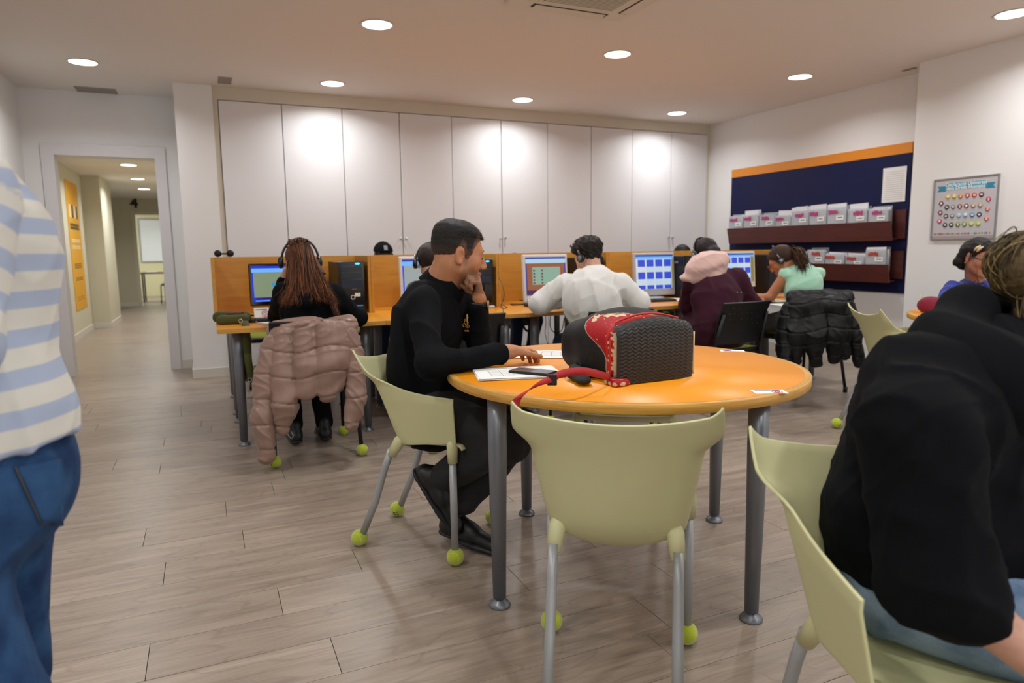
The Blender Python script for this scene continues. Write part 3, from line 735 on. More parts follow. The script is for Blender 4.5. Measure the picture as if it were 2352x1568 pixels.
# ---- monitors
def emis(name, col, s=0.9): return mat(name, '#000000', 0.3, emit=col, estr=s)
SCR = {k: emis('screen_'+k, c, s) for k, c, s in (('blue', '#1230e0', .9), ('sky', '#6fb4ff', .95), ('teal', '#9db08c', .6), ('cyan', '#2f9fd8', .8), ('maroon', '#4a1428', .6),
       ('grey', '#b9c2c2', .62), ('brown', '#b46a44', .62), ('mint', '#9ec2ae', .7), ('plum', '#57305f', .6), ('tile', '#3a52d8', .85), ('pale', '#bfe0f2', .8), ('khaki', '#b09a52', .6), ('dot', '#7a5a44', .5), ('white', '#e8ecf4', .8), ('navy', '#2a3fae', .8))}
def monitor(i, xc, y, zt, zb, w, frame_m, bez, label, content, yaw=0.0):
    zc = (zt+zb)/2; h = zt-zb
    t = thing('monitor', label, 'monitor', (xc, y, DZ), yaw)
    chin = 0.035 if frame_m is not black_gl else 0.012
    tilt = math.radians(-5)
    g = bpy.data.objects.new('display', None)
    body = MB().box(-w/2, w/2, -0.012, 0.022, -h/2, h/2, 0.008, 3).build('bezel', frame_m, t); body.location = (0, 0, zc-DZ); body.rotation_euler = (tilt, 0, 0)
    MB().box(-w*0.36, w*0.36, 0.0225, 0.06, -h*0.33, h*0.33, 0.015, 2).build('rear_housing', black_pl if frame_m is black_gl else frame_m, body)
    x0, x1, z0, z1 = -w/2+bez, w/2-bez, -h/2+bez+chin, h/2-bez
    sc_ = MB().box(x0, x1, -0.0135, -0.0121, z0, z1).build('screen', SCR[content[0]], body)
    for (a0, a1, b0, b1, c) in content[1]:
        MB().box(x0+(x1-x0)*a0, x0+(x1-x0)*a1, -0.0142-0.0002*(c in ('tile', 'dot', 'cyan')), -0.0136, z0+(z1-z0)*b0, z0+(z1-z0)*b1).build('screen_area', SCR[c], sc_).parent = body
    dz = zc-DZ-h/2
    MB().tube([(0, 0.045, max(0.012, 0.01)), (0, 0.045, zc-DZ-0.02)], 0.026, 16, flat=0.6).build('stand_neck', frame_m if frame_m is not black_gl else black_pl, t)
    MB().lathe([(0, 0.001), (0.115, 0.001), (0.117, 0.006), (0.10, 0.014), (0.03, 0.022), (0, 0.022)], 32, (0, 0.03, 0)).build('stand_base', frame_m if frame_m is not black_gl else black_pl, t)
    return t
white_pl = mat('white_plastic', '#d6d8da', 0.35); silver_pl = mat('silver_plastic', '#b9bcc0', 0.35, 0.2)
MY = 5.13
def mon_x(px, py, Y=MY): return ony(px, py, Y)[0]
top = [(0, 1, .93, 1, 'blue'), (0, 1, .84, .93, 'sky')]
tiles = [(0.05+0.235*c, 0.05+0.235*c+0.19, z0, z1, 'tile') for c in range(4) for (z0, z1) in ((0.66, 0.86), (0.30, 0.50), (0.01, 0.12))]
tile_bg = [(0.03+0.235*c, 0.03+0.235*c+0.225, z0, z1, 'pale') for c in range(4) for (z0, z1) in ((0.52, 0.89), (0.15, 0.515), (0.005, 0.14))]
x1 = mon_x(572, 650); W1 = 0.40
monitor(0, x1+W1/2, MY, ony(600, 605, MY)[2], ony(580, 703, MY)[2], W1, black_gl, 0.018, 'black monitor with a blue bordered screen beside the green bag',
        ('teal', [(0, 1, .93, 1, 'blue'), (0, 1, .82, .93, 'sky'), (0, .03, 0, .82, 'blue'), (.97, 1, 0, .82, 'blue'), (0, 1, .0, .12, 'blue'), (.06, 1, .05, .1, 'maroon'), (.05, .4, 0, .035, 'sky'), (.36, .44, .42, .52, 'cyan')]))
x2 = mon_x(918, 640); W2 = 0.38
monitor(1, x2+W2/2, MY, ony(925, 589, MY)[2], ony(930, 700, MY)[2], W2, white_pl, 0.022, 'white monitor with a grey page behind the man in the black polo',
        ('grey', [(0, 1, .94, 1, 'navy'), (0, 1, .83, .94, 'sky'), (0, .03, 0, .83, 'blue'), (0, 1, 0, .06, 'blue')]))
xa, xb = mon_x(1201, 620), mon_x(1303, 620)
monitor(2, (xa+xb)/2, MY, ony(1255, 584, MY)[2], ony(1255, 693, MY)[2], xb-xa, white_pl, 0.022, 'white monitor with a brown and mint page in front of the boy in white',
        ('brown', [(0, 1, .95, 1, 'navy'), (0, 1, .84, .95, 'pale'), (0, .03, 0, .84, 'navy'), (.97, 1, 0, .84, 'navy'), (0, 1, 0, .14, 'plum'), (.16, .86, .28, .74, 'mint')] +
         [(x, x+.045, .30+.082*j, .345+.082*j, 'dot') for x in (.18, .38) for j in range(5)] + [(0, .25, 0, .03, 'pale')]))
xa, xb = mon_x(1455, 620), mon_x(1548, 620)
monitor(3, (xa+xb)/2, MY, ony(1500, 580, MY)[2], ony(1500, 678, MY)[2], xb-xa, silver_pl, 0.020, 'silver monitor showing a full grid of blue tiles',
        ('khaki', [(0, 1, .95, 1, 'navy'), (0, 1, .88, .95, 'sky'), (0, .92, 0, .88, 'white')] + tile_bg + tiles + [(0, 1, 0, .02, 'plum')]))
xb = mon_x(1733, 610); W5 = 0.41
monitor(4, xb-W5/2, MY, ony(1700, 577, MY)[2], ony(1730, 658, MY)[2], W5, white_pl, 0.020, 'white monitor half hidden by the burgundy coat, blue tiles on a beige page',
        ('khaki', [(0, 1, .95, 1, 'navy'), (0, 1, .88, .95, 'sky'), (0, .86, 0, .88, 'white')] + [(a*.93, b_*.93, c, d, e) for a, b_, c, d, e in tile_bg + tiles]))
# ---- computer towers
TWX0 = ony(779, 660, 5.0)[0]
led = emis('power_led', '#39b8ff', 3.0); ledm = emis('strip_led', '#2a86b8', 0.8)
tower_lab = ['black computer tower with white stickers beside the long haired girl', 'black computer tower next to the man resting his chin', 'black computer tower right behind the boy in white',
             'black computer tower beside the silver monitor', 'black computer tower at the end of the desk row by the woman in mint']
for i in range(5):
    t = thing('computer_tower', tower_lab[i], 'computer', (TWX0+0.0925+1.016*i, 5.0, DZ), 0, 'computer towers on the desks')
    MB().box(-0.0925, 0.0925, 0.012, 0.43, 0.006, 0.375, 0.004).build('case', black_pl, t)
    MB().box(-0.0925, 0.0925, 0.0, 0.0118, 0.004, 0.378, 0.003).build('front_panel', black_gl, t)
    MB().box(-0.075, 0.075, -0.0025, -0.0002, 0.255, 0.30, 0.001).build('drive_bay', mat('bay_grey', '#1b2028', 0.25), t)
    MB().box(-0.075, 0.075, -0.0025, -0.0002, 0.305, 0.345, 0.001).build('drive_bay', mat('bay_grey', '#1b2028', 0.25), t)
    MB().box(-0.075, 0.075, -0.003, -0.0002, 0.19, 0.246, 0.001).build('front_mesh', mat('mesh_blue', '#1c2740', 0.5), t)
    MB().sphere((0.045, -0.001, 0.362), 0.011, 14, 8, (1.6, 0.15, 0.55)).build('power_light', led, t)
    MB().box(-0.02, 0.075, -0.002, -0.0002, 0.055, 0.062).build('light_strip', ledm, t)
    for k, c in enumerate((pink_ink, mat('green_jack', '#3e8a4a', 0.5))): MB().cyl((0.005+0.016*k, -0.003, 0.178), (0.005+0.016*k, 0.0, 0.178), 0.005).build('audio_jack', c, t)
    for sx in (-1, 1): MB().box(sx*0.07-0.012, sx*0.07+0.012, 0.03, 0.40, 0.0005, 0.006).build('foot', black_pl, t)
    if i == 0:
        MB().box(0.018, 0.058, -0.0022, -0.0004, 0.125, 0.150, 0.0007).build('sticker', paper_m, t)
        MB().tube([(0.004+0.014*math.cos(a), -0.0012, 0.12+0.014*math.sin(a)) for a in np.linspace(0, 6.283, 21)], 0.0022, 6, False).build('round_sticker', paper_m, t)
    if i == 3:
        tx = link('maker_logo', text_mesh('Dell', 0.03, 0.0003), silver_pl, t); tx.location = (-0.0932, 0.10, 0.32); tx.rotation_euler = (math.pi/2, 0, -math.pi/2)
    if i == 1:
        MB().box(-0.085, 0.085, -0.055, -0.006, 0.0005, 0.05, 0.015, 3).build('speaker', black_gl, t) if False else None

# ---- black visitor chair (perforated plastic back, steel frame)
def make_visitor_chair(balls, perforated):
    t = thing('visitor_chair', 'x', 'chair')
    def back(a, b):
        x = (2*a-1)*(0.225+0.012*b); z = 0.52+0.30*b; e = 2*a-1
        y = -0.205-0.085*b-0.03*(1-e*e)+0.02*math.sin(math.pi*b)
        return (x, y, z)
    nu, nv = (46, 30) if perforated else (20, 14)
    m = MB(); vs = [back(i/nu, j/nv) for j in range(nv+1) for i in range(nu+1)]; fs = []
    for j in range(nv):
        for i in range(nu):
            hole = perforated and 12 <= j <= 26 and (j % 4 == 2) and (i % 5 == (2 if (j//4) % 2 else 4)) and 4 < i < nu-5
            if not hole: fs.append((j*(nu+1)+i, j*(nu+1)+i+1, (j+1)*(nu+1)+i+1, (j+1)*(nu+1)+i))
    m._add(vs, fs, True); o = m.build('backrest', black_pl, t)
    s_ = o.modifiers.new('thick', 'SOLIDIFY'); s_.thickness = 0.014; s_.offset = 0
    bv = o.modifiers.new('round', 'BEVEL'); bv.width = 0.003; bv.segments = 2; bv.limit_method = 'ANGLE'; bv.angle_limit = 1.0
    def seat(a, b):
        e = 2*a-1; x = e*0.225; y = -0.20+0.42*b; z = 0.46-0.018*(1-e*e)*math.sin(math.pi*b)
        if b > 0.8: z -= 0.035*((b-0.8)/0.2)**2
        return (x, y, z)
    o = MB().grid(seat, 16, 16).build('seat', black_pl, t); s_ = o.modifiers.new('thick', 'SOLIDIFY'); s_.thickness = 0.03; s_.offset = 0
    MB().grid(lambda a, b: (seat(a, b)[0]*0.98, seat(a, b)[1], seat(a, b)[2]+0.0175), 12, 12).build('seat_pad', mat('olive_pad', '#7f8424', 0.8), t)
    for sx in (-1, 1):
        f = MB().tube([(sx*0.215, -0.275, 0.74), (sx*0.228, -0.225, 0.55), (sx*0.235, -0.205, 0.46), (sx*0.24, -0.24, 0.25), (sx*0.245, -0.285, 0.04)], 0.0125, 12)
        f.build('rear_leg', black_mt, t)
        MB().tube([(sx*0.235, -0.20, 0.445), (sx*0.236, 0.15, 0.44), (sx*0.238, 0.195, 0.41), (sx*0.245, 0.215, 0.04)], 0.0125, 12).build('front_leg', black_mt, t)
        for y in (-0.29, 0.217):
            if balls: tennis_ball(t, (sx*0.246, y, 0.034), spin=sx+y*5)
            else: MB().cyl((sx*0.246, y+0.002, 0.0), (sx*0.246, y, 0.045), 0.017).build('rubber_foot', black_pl, t)
    MB().tube([(-0.236, 0.1, 0.435), (0.236, 0.1, 0.435)], 0.010, 10).build('stretcher', black_mt, t)
    return t
vis0 = make_visitor_chair(True, False); vis1 = make_visitor_chair(False, True)
def put(o, x, y, rz, label, group='black visitor chairs at the desks'):
    o.location = (x, y, 0); o.rotation_euler = (0, 0, rz); return tag(o, label, 'chair', group)
put(vis0, 0.525, 4.235, 0.03, 'black chair under the beige puffer jacket, yellow tennis balls on its feet')
put(vis1, 3.43, 3.98, 0.10, 'black chair with an uncovered perforated plastic back behind the burgundy coat')
put(copy_tree(vis1), 4.56, 4.26, -0.12, 'black chair wearing the black puffer jacket')
put(copy_tree(vis0), 1.42, 4.10, 0.0, 'black chair hidden behind the man in the black polo')
put(copy_tree(vis0), 2.35, 3.88, 0.0, 'black chair under the boy in the white sweatshirt')
put(copy_tree(vis1), 1.49, 6.66, math.pi, 'black chair of the person in the cap behind the screen')
put(copy_tree(vis1), 2.86, 6.62, math.pi, 'black chair behind the screen with its legs showing under the desks')
put(copy_tree(vis1), 4.93, 6.66, math.pi, 'black chair of the dark haired person behind the screen')
put(copy_tree(vis1), 0.55, 6.55, math.pi, 'empty black chair behind the screen next to the pillar')
put(copy_tree(vis1), -0.75, 18.78, 0.25, 'black chair drawn up to the brown far table', 'black chair past the corridor')
# ================================================================ people: builders
UP = V3(0, 0, 1); HR = nrm(V3(CR[0], CR[1], 0)); HF = nrm(V3(CF[0], CF[1], 0))     # level right / forward seen from the door
def face_frame(f, down=0.0, roll=0.0):
    f = nrm(f); r = nrm(np.cross(f, UP)); u = np.cross(r, f)
    f2 = f*math.cos(down)-u*math.sin(down); u2 = u*math.cos(down)+f*math.sin(down)
    r2 = r*math.cos(roll)+u2*math.sin(roll); u3 = np.cross(r2, f2)
    return r2, f2, u3
class Head:
    def __init__(s, c, f, down=0.0, roll=0.0, sc=1.0, female=False):
        s.c = V3(c); s.r, s.f, s.u = face_frame(f, down, roll); s.sc = sc; s.female = female; s.A = np.stack([s.r, s.f, s.u])
    def w(s, x, y, z): return s.c+s.sc*(s.r*x+s.f*y+s.u*z)
    def loc(s, P): return ((P-s.c)@s.A.T)/s.sc
    def skull(s, F):
        k = s.sc; e = lambda x, y, z, a, b, c, kk: F.ell(s.w(x, y, z), (a*k, b*k, c*k), s.A, kk*k)
        e(0, -0.014, 0.042, 0.0745, 0.096, 0.084, 0.02)
        e(0, 0.030, -0.012, 0.060, 0.062, 0.088, 0.03)
        return F
    def add(s, F, neck_to=None, rn=0.056):
        k = s.sc; s.skull(F); w = s.w; fm = s.female
        for x in (-1, 1):
            F.cone(w(x*0.050, 0.004, -0.050), w(x*0.012, 0.074, -0.098), 0.021*k, 0.019*k, 0.028*k)
            F.ball(w(x*0.043, 0.050, -0.018), 0.026*k, 0.025*k)
        F.ball(w(0, 0.080, -0.096), (0.015 if fm else 0.018)*k, 0.02*k)
        F.cone(w(-0.036, 0.074, 0.030), w(0.036, 0.074, 0.030), 0.013*k, 0.013*k, 0.018*k)
        F.cone(w(0, 0.086, 0.024), w(0, 0.109, -0.022), 0.0085*k, 0.0105*k, 0.012*k)
        F.ball(w(0, 0.108, -0.026), 0.0105*k, 0.008*k)
        for x in (-1, 1):
            F.ball(w(x*0.0125, 0.098, -0.030), 0.0085*k, 0.008*k)
            F.ball(w(x*0.032, 0.104, 0.010), 0.016*k, 0.012*k, sub=True)
            F.ball(w(x*0.031, 0.0755, 0.010), 0.0140*k, 0.006*k)
        F.ball(w(0, 0.118, -0.049), 0.008*k, 0.012*k, sub=True)
        F.cone(w(-0.021, 0.083, -0.059), w(0, 0.0935, -0.057), 0.0058*k, 0.0075*k, 0.008*k); F.cone(w(0.021, 0.083, -0.059), w(0, 0.0935, -0.057), 0.0058*k, 0.0075*k, 0.006*k)
        F.cone(w(-0.017, 0.083, -0.070), w(0, 0.0915, -0.071), 0.006*k, 0.0085*k, 0.006*k); F.cone(w(0.017, 0.083, -0.070), w(0, 0.0915, -0.071), 0.006*k, 0.0085*k, 0.006*k)
        F.ball(w(0, 0.098, -0.083), 0.009*k, 0.014*k, sub=True)
        for x in (-1, 1):
            ea = np.stack([nrm(s.r*x*0.9-s.f*0.42), nrm(s.f*0.9+s.r*x*0.42), s.u])
            F.ell(w(x*0.081, -0.016, 0.004), (0.008*k, 0.0185*k, 0.033*k), ea, 0.006*k)
            F.ell(w(x*0.091, -0.011, 0.002), (0.007*k, 0.0095*k, 0.018*k), ea, 0.006*k, sub=True)
            F.ball(w(x*0.083, -0.010, -0.026), 0.008*k, 0.006*k)
        if neck_to is not None:
            F.cone(w(0, -0.022, -0.040), neck_to, rn*k, (rn+0.004)*k, 0.03*k)
        return F
def hair_mesh(H, thick, vox=0.005, wav=0.0, wfreq=60, seed=1, extra=None):
    """hair as a shell grown on the skull; thick(local points) in metres, negative = no hair"""
    F = Field(); H.skull(F); F.lo -= 0.05; F.hi += 0.05
    base = F.eval; nz = folds(1.0, wfreq, seed)
    if extra is not None: extra(F)
    def m(P, D):
        L = H.loc(P); t = thick(L)
        if wav: t = t + np.where(t > 0, 0.45*wav*(-nz(P, 0*D)), 0)
        return D - t*H.sc
    F.mod(m); return F.mesh(vox)
def hairline(front=0.082, temple=0.045, ear=0.012, nape=-0.055, soft=0.03):
    ys = np.array([-0.12, -0.06, -0.03, -0.005, 0.016, 0.03, 0.055, 0.082, 0.11]); 
    zs = np.array([nape, nape+0.003, nape+0.03, 0.040, ear, 0.030, temple+0.012, front, front+0.03])
    return lambda L: L[:, 2]-np.interp(L[:, 1], ys, zs)
def hand(F, wrist, d, n, side, curl=(25, 25, 15), sc=1.0, thumb=(0.55, 0.75, 0.25), spread=1.0):
    """wrist point, finger direction, palm normal, side=+1 thumb along cross(d,n)"""
    d = nrm(d); n = nrm(n-d*np.dot(n, d)); t = np.cross(d, n)*side; w0 = V3(wrist); k = sc
    F.cone(w0-d*0.02*k, w0+d*0.02*k, 0.026*k, 0.027*k, 0.012*k, n, 0.72)
    offs = (0.030, 0.010, -0.010, -0.029); lens = (0.070, 0.078, 0.072, 0.056); kn = (0.083, 0.086, 0.081, 0.073)
    for o, L, q in zip(offs, lens, kn):
        K = w0+d*q*k+t*o*k
        F.cone(w0+d*0.018*k+t*o*0.62*k, K, 0.0150*k, 0.0115*k, 0.014*k)
        p = K; a = 0.0
        dd = nrm(d+t*o*1.2*spread)
        for j, (fr, rr) in enumerate(((0.46, 0.0092), (0.30, 0.0083), (0.24, 0.0074))):
            a += math.radians(curl[j]); v = nrm(dd*math.cos(a)+n*math.sin(a)); q2 = p+v*L*fr*k
            F.cone(p, q2, (rr+0.0006)*k, rr*k, 0.004*k); p = q2
    b = w0+d*0.022*k+t*0.020*k; v = nrm(d*thumb[0]+t*thumb[1]+n*thumb[2]); m1 = b+v*0.045*k
    F.cone(b, m1, 0.0165*k, 0.0115*k, 0.012*k); v2 = nrm(v+d*0.45+n*0.1); m2 = m1+v2*0.031*k
    F.cone(m1, m2, 0.0105*k, 0.0095*k, 0.005*k); F.cone(m2, m2+nrm(v2+d*0.2)*0.024*k, 0.0095*k, 0.0078*k, 0.004*k)
    return F
def torso(F, J, fb, e=0.0, hem=0.0, w=1.0, fs=0.68, k=0.05, sw=0.058):
    """clothed trunk: pel, chest, neck, shL, shR; e = ease"""
    pel, ch, nk = J['pel'], J['chest'], J['neck']; wst = pel*0.5+ch*0.5
    if 'waist' in J: wst = J['waist']
    F.cone(pel+nrm(pel-wst)*hem, wst, (0.158+e)*w, (0.145+e)*w, k, fb, fs); F.cone(wst, ch, (0.145+e)*w, (0.165+e)*w, k, fb, fs)
    up = ch*0.45+nk*0.55
    F.cone(ch, up, (0.165+e)*w, (0.10+e)*w, k, fb, fs*1.05)
    for s in ('L', 'R'):
        F.cone(nk*0.75+ch*0.25, J['sh'+s], (sw+0.006)*w+e, sw*w+e*0.7, k*0.9)
    return F
def sleeve(F, J, s, r=(0.060, 0.050, 0.040), e=0.0, k=0.03, end=1.0):
    sh, el, wr = J['sh'+s], J['el'+s], J['wr'+s]; w2 = el+(wr-el)*end
    F.cone(sh, el, r[0]+e, r[1]+e, k); F.cone(el, w2, r[1]+e, r[2]+e, k); return F
def legs(F, J, e=0.0, r=(0.088, 0.066, 0.052), fb=None, cuff=1.0):
    pel = J['pel']
    F.ell(pel+UP*0.0, (0.165+e, 0.125+e, 0.115+e), np.stack([np.cross(fb, UP), fb, UP]), 0.05)
    for s in ('L', 'R'):
        hp, kn, an = J['hip'+s], J['kn'+s], J['an'+s]
        F.cone(hp, kn, r[0]+e, r[1]+e, 0.045); F.cone(kn, kn+(an-kn)*cuff, r[1]+e, r[2]+e, 0.03)
    return F
def shoe(an, toe_dir, up=None, L=0.26, name='shoe', m=None, parent=None, sole_m=None, h=0.075, vox=0.006, tread=False):
    """shoe with its heel under the ankle; toe_dir along the sole, up = normal of the sole"""
    d = nrm(toe_dir); up = UP if up is None else nrm(up); up = nrm(up-d*np.dot(up, d)); s = np.cross(d, up); o = V3(an)-up*h
    F = Field(); a = o-d*0.055+up*0.040; b = o+d*(L-0.095)+up*0.030
    F.cone(a, o+d*0.05+up*0.042, 0.036, 0.037, 0.02); F.cone(o+d*0.05+up*0.042, b, 0.037, 0.036, 0.03, up, 0.85)
    F.cone(o-d*0.030+up*0.05, o-d*0.02+up*0.105, 0.036, 0.036, 0.03)
    F.cone(o+d*0.01+up*0.07, o+d*0.07+up*0.055, 0.03, 0.03, 0.03)
    F.box(o+d*(L*0.5-0.075)+up*-0.03, (0.2, 0.2, 0.04), np.stack([d, s, up]), 0.002, 0.004, sub=True)
    ob = link(name, to_mesh(name, [F.mesh(vox)]), m, parent, True)
    G = Field(); G.cone(o-d*0.052+up*0.014, o+d*(L-0.095)+up*0.014, 0.040, 0.042, 0.01, up, 0.35)
    G.cone(o+d*0.03+up*0.014, o+d*0.11+up*0.014, 0.036, 0.046, 0.02, up, 0.3)
    if tread: G.mod(lambda P, D: D+0.003*(np.sin((P@d)*300) > 0.3)*(((P-o)@up) < 0.01))
    so = link('sole', to_mesh('sole', [G.mesh(vox)]), sole_m or m, ob); so.matrix_parent_inverse = Matrix.Identity(4)
    # ob carries the parent inverse; the sole shares its frame
    return ob
SKIN = attr_material('skin', 0.48, bump=0.08, bscale=500, sss=0.12)
HAIR = attr_material('hair', 0.55, bump=0.6, bscale=420, spec=0.3, hairy=True)
def cloth(name, col, rough=0.9, sheen=0.15, bump=0.25, bscale=700, var=0.06, vscale=10):
    sp = 0.25
    if sum(lin(col)[:3]) < 0.03: sheen = 0.0; sp = 0.12; col = tuple(x*0.6 for x in lin(col)[:3])+(1.0,)
    elif sum(lin(col)[:3]) < 0.1: sheen = 0.03; sp = 0.18
    return mat('cloth_'+name, col, rough, sheen=sheen, bump=bump, bscale=bscale, var=var, vscale=vscale, spec=sp)
def skin_tint(base, H=None, lips='#9a5a4c', shadow=None, shade=0.0):
    b = np.array(lin(base)[:3]); lp = np.array(lin(lips)[:3])
    def f(P):
        c = np.tile(b, (len(P), 1))
        if H is not None:
            L = H.loc(P)
            m = np.exp(-(((L[:, 0])/0.020)**4+((L[:, 1]-0.095)/0.018)**4+((L[:, 2]+0.0635)/0.011)**4))*0.8
            c = c*(1-m[:, None])+lp*m[:, None]
            ck = np.exp(-(((np.abs(L[:, 0])-0.045)/0.02)**2+((L[:, 1]-0.07)/0.03)**2+((L[:, 2]+0.02)/0.022)**2))*0.25
            red = b*np.array([1.15, 0.85, 0.8]); c = c*(1-ck[:, None])+red*ck[:, None]
            er = sstep(0.078, 0.088, np.abs(L[:, 0]))*(np.abs(L[:, 1]+0.015) < 0.03)*0.35
            c = c*(1-er[:, None])+red*er[:, None]
            if shade:
                sc = np.array(lin(shadow)[:3])
                jaw = sstep(-0.028, -0.055, L[:, 2])*sstep(-0.01, 0.02, L[:, 1])*(L[:, 2] > -0.13)
                must = np.exp(-((L[:, 0]/0.03)**4+((L[:, 1]-0.095)/0.02)**4+((L[:, 2]+0.048)/0.008)**4))
                side = np.exp(-(((L[:, 1]-0.012)/0.012)**4+((L[:, 2]+0.01)/0.03)**4))*sstep(0.05, 0.06, np.abs(L[:, 0]))
                q = np.clip(np.maximum(np.maximum(jaw, must), side*0.9), 0, 1)*shade*(1-m)
                c = c*(1-q[:, None])+sc*q[:, None]
        return c
    return f
def part(parent, name, pieces, m, tint=None, label=None):
    o = link(name, to_mesh(name, pieces if isinstance(pieces, list) else [pieces], tint), m, parent, True)
    if label: o['label'] = label
    return o
def eyes(parent, H, closed=False):
    if closed: return
    for x in (-1, 1):
        MB().sphere(H.w(x*0.0315, 0.0795, 0.009), 0.0112*H.sc, 14, 10).build('eye', mat('eye_white', '#d9d2c8', 0.2), parent, True)
        MB().sphere(H.w(x*0.0315, 0.0868, 0.008), 0.0052*H.sc, 12, 8).build('pupil', mat('eye_dark', '#1a100b', 0.15), parent, True)
def brows(parent, H, col, th=0.0038):
    for x in (-1, 1):
        m = MB(); m.tube([H.w(x*0.014, 0.0905, 0.028), H.w(x*0.028, 0.0885, 0.0335), H.w(x*0.041, 0.0785, 0.033), H.w(x*0.050, 0.068, 0.028)], [th*H.sc, th*1.1*H.sc, th*0.9*H.sc, th*0.4*H.sc], 8)
        m.build('eyebrow', mat('brow_'+col, col, 0.8), parent, True)
def headphones(H, label, col='#111114', cup=0.034, off=0.094, top=0.150, back=-0.01, pads=True, group='headphones worn at the desks', mic=False, silver=False):
    r = thing('headphones', label, 'headphones', tuple(H.c), 0, group); bm_ = mat('phones_'+col, col, 0.35); grey = mat('phones_silver', '#8d8f92', 0.3, 0.7)
    pts = [H.w((off)*math.cos(a), back, 0.005+(top-0.005)*math.sin(a)) for a in np.linspace(0, math.pi, 25)]
    MB().tube(pts, 0.0075*H.sc, 8, flat=1.0).build('headband', bm_, r, True)
    for x in (-1, 1):
        a = H.w(x*(off+0.004), back, 0.0); n = H.r*x
        o = MB().tube([a-n*0.016*H.sc, a-n*0.006*H.sc, a+n*0.008*H.sc, a+n*0.014*H.sc], [cup*0.92*H.sc, cup*H.sc, cup*H.sc, cup*0.7*H.sc], 22).build('ear_cup', bm_, r, True)
        MB().tube([a+n*0.0135*H.sc, a+n*0.017*H.sc], [cup*0.62*H.sc, cup*0.5*H.sc], 20).build('cup_plate', grey if silver else black_gl, r, True)
        if silver: MB().tube([H.w(x*(off+0.006), back, 0.03), H.w(x*(off+0.003), back, 0.062)], 0.006*H.sc, 8).build('slider', grey, r, True)
    return r
def tufts(parent, H, n, length, r, col, seed, region, comb, jit=0.35, lift=0.6):
    """short hairs standing on the skull: region(local points) keeps, comb = local lay direction"""
    g = np.random.default_rng(seed); ce = V3(0, -0.014, 0.042); ra = V3(0.080, 0.101, 0.090); V = []; Fq = []; cols = []; off = 0; S = 4
    d = g.normal(size=(n*4, 3)); d /= np.linalg.norm(d, axis=1)[:, None]; L = ce+d*ra; L = L[region(L)][:n]; c_ = nrm(comb)
    for q in L:
        nn = nrm((q-ce)/(ra*ra)); t = nrm(nn*lift+c_-nn*np.dot(c_, nn)*0.5+g.normal(0, jit, 3)); ln = length*g.uniform(0.6, 1.3); cc = np.array(col[g.integers(len(col))]); e1 = nrm(np.cross(t, nn+0.1)); e2 = np.cross(t, e1)
        for i, (s, w_) in enumerate(((0, 1.0), (0.5, 0.8), (1, 0.15))):
            p = q+t*ln*s-nn*ln*0.25*s*s
            for j in range(S): a = 2*math.pi*j/S; pp = p+r*w_*(math.cos(a)*e1+math.sin(a)*e2); V.append(H.w(*pp)); cols.append(cc)
        for i in range(2):
            for j in range(S): Fq.append((off+i*S+j, off+i*S+(j+1) % S, off+(i+1)*S+(j+1) % S, off+(i+1)*S+j))
        off += 3*S
    cols = np.array(cols); return part(parent, 'hair_tufts', [(np.array(V), np.array(Fq))], HAIR, lambda P: cols)
def strands(parent, name, roots, tips, m, n, r=0.0022, bend=0.02, seed=0, mids=None, jit=0.006, tint=None, col=None):
    """hair locks: curved tapered tubes between matching root and tip curves"""
    g = np.random.default_rng(seed); V = []; Fq = []; cols = []; off = 0; K = 9; S = 5
    R_ = np.array(roots); T_ = np.array(tips); Mi = None if mids is None else np.array(mids)
    def samp(A, t):
        x = t*(len(A)-1); i = min(int(x), len(A)-2); return A[i]+(A[i+1]-A[i])*(x-i)
    for q in range(n):
        t = g.uniform(0, 1); a = samp(R_, t)+g.normal(0, jit, 3); b = samp(T_, np.clip(t+g.normal(0, 0.06), 0, 1))+g.normal(0, jit*2, 3)
        mid = (a+b)/2+g.normal(0, bend, 3) if Mi is None else samp(Mi, t)+g.normal(0, jit*1.4, 3)
        rr = r*g.uniform(0.6, 1.3); c = np.array(col[g.integers(len(col))]) if col is not None else np.zeros(3)
        ref = nrm(np.cross(b-a, g.normal(size=3)))
        for i in range(K):
            s = i/(K-1); p = (1-s)**2*a+2*s*(1-s)*(2*mid-(a+b)/2)+s*s*b; tg = nrm((2*mid-(a+b)/2-a)*(1-s)+(b-(2*mid-(a+b)/2))*s)
            e1 = nrm(ref-tg*np.dot(ref, tg)); e2 = np.cross(tg, e1); w_ = rr*(1-0.85*s**3)
            for j in range(S):
                an = 2*math.pi*j/S; V.append(p+w_*(math.cos(an)*e1+math.sin(an)*e2)); cols.append(c)
        for i in range(K-1):
            for j in range(S): Fq.append((off+i*S+j, off+i*S+(j+1) % S, off+(i+1)*S+(j+1) % S, off+(i+1)*S+j))
        off += K*S
    V = np.array(V); cols = np.array(cols)
    return part(parent, name, [(V, np.array(Fq))], m, (lambda P: cols) if col is not None else tint)
# ================================================================ people
def root(label, pel): return thing('person', label, 'person', (float(pel[0]), float(pel[1]), 0.0))
tan_skin = '#b57a55'; light_skin = '#c99b82'; brown_skin = '#a36a4a'; fair_skin = '#cf9f88'

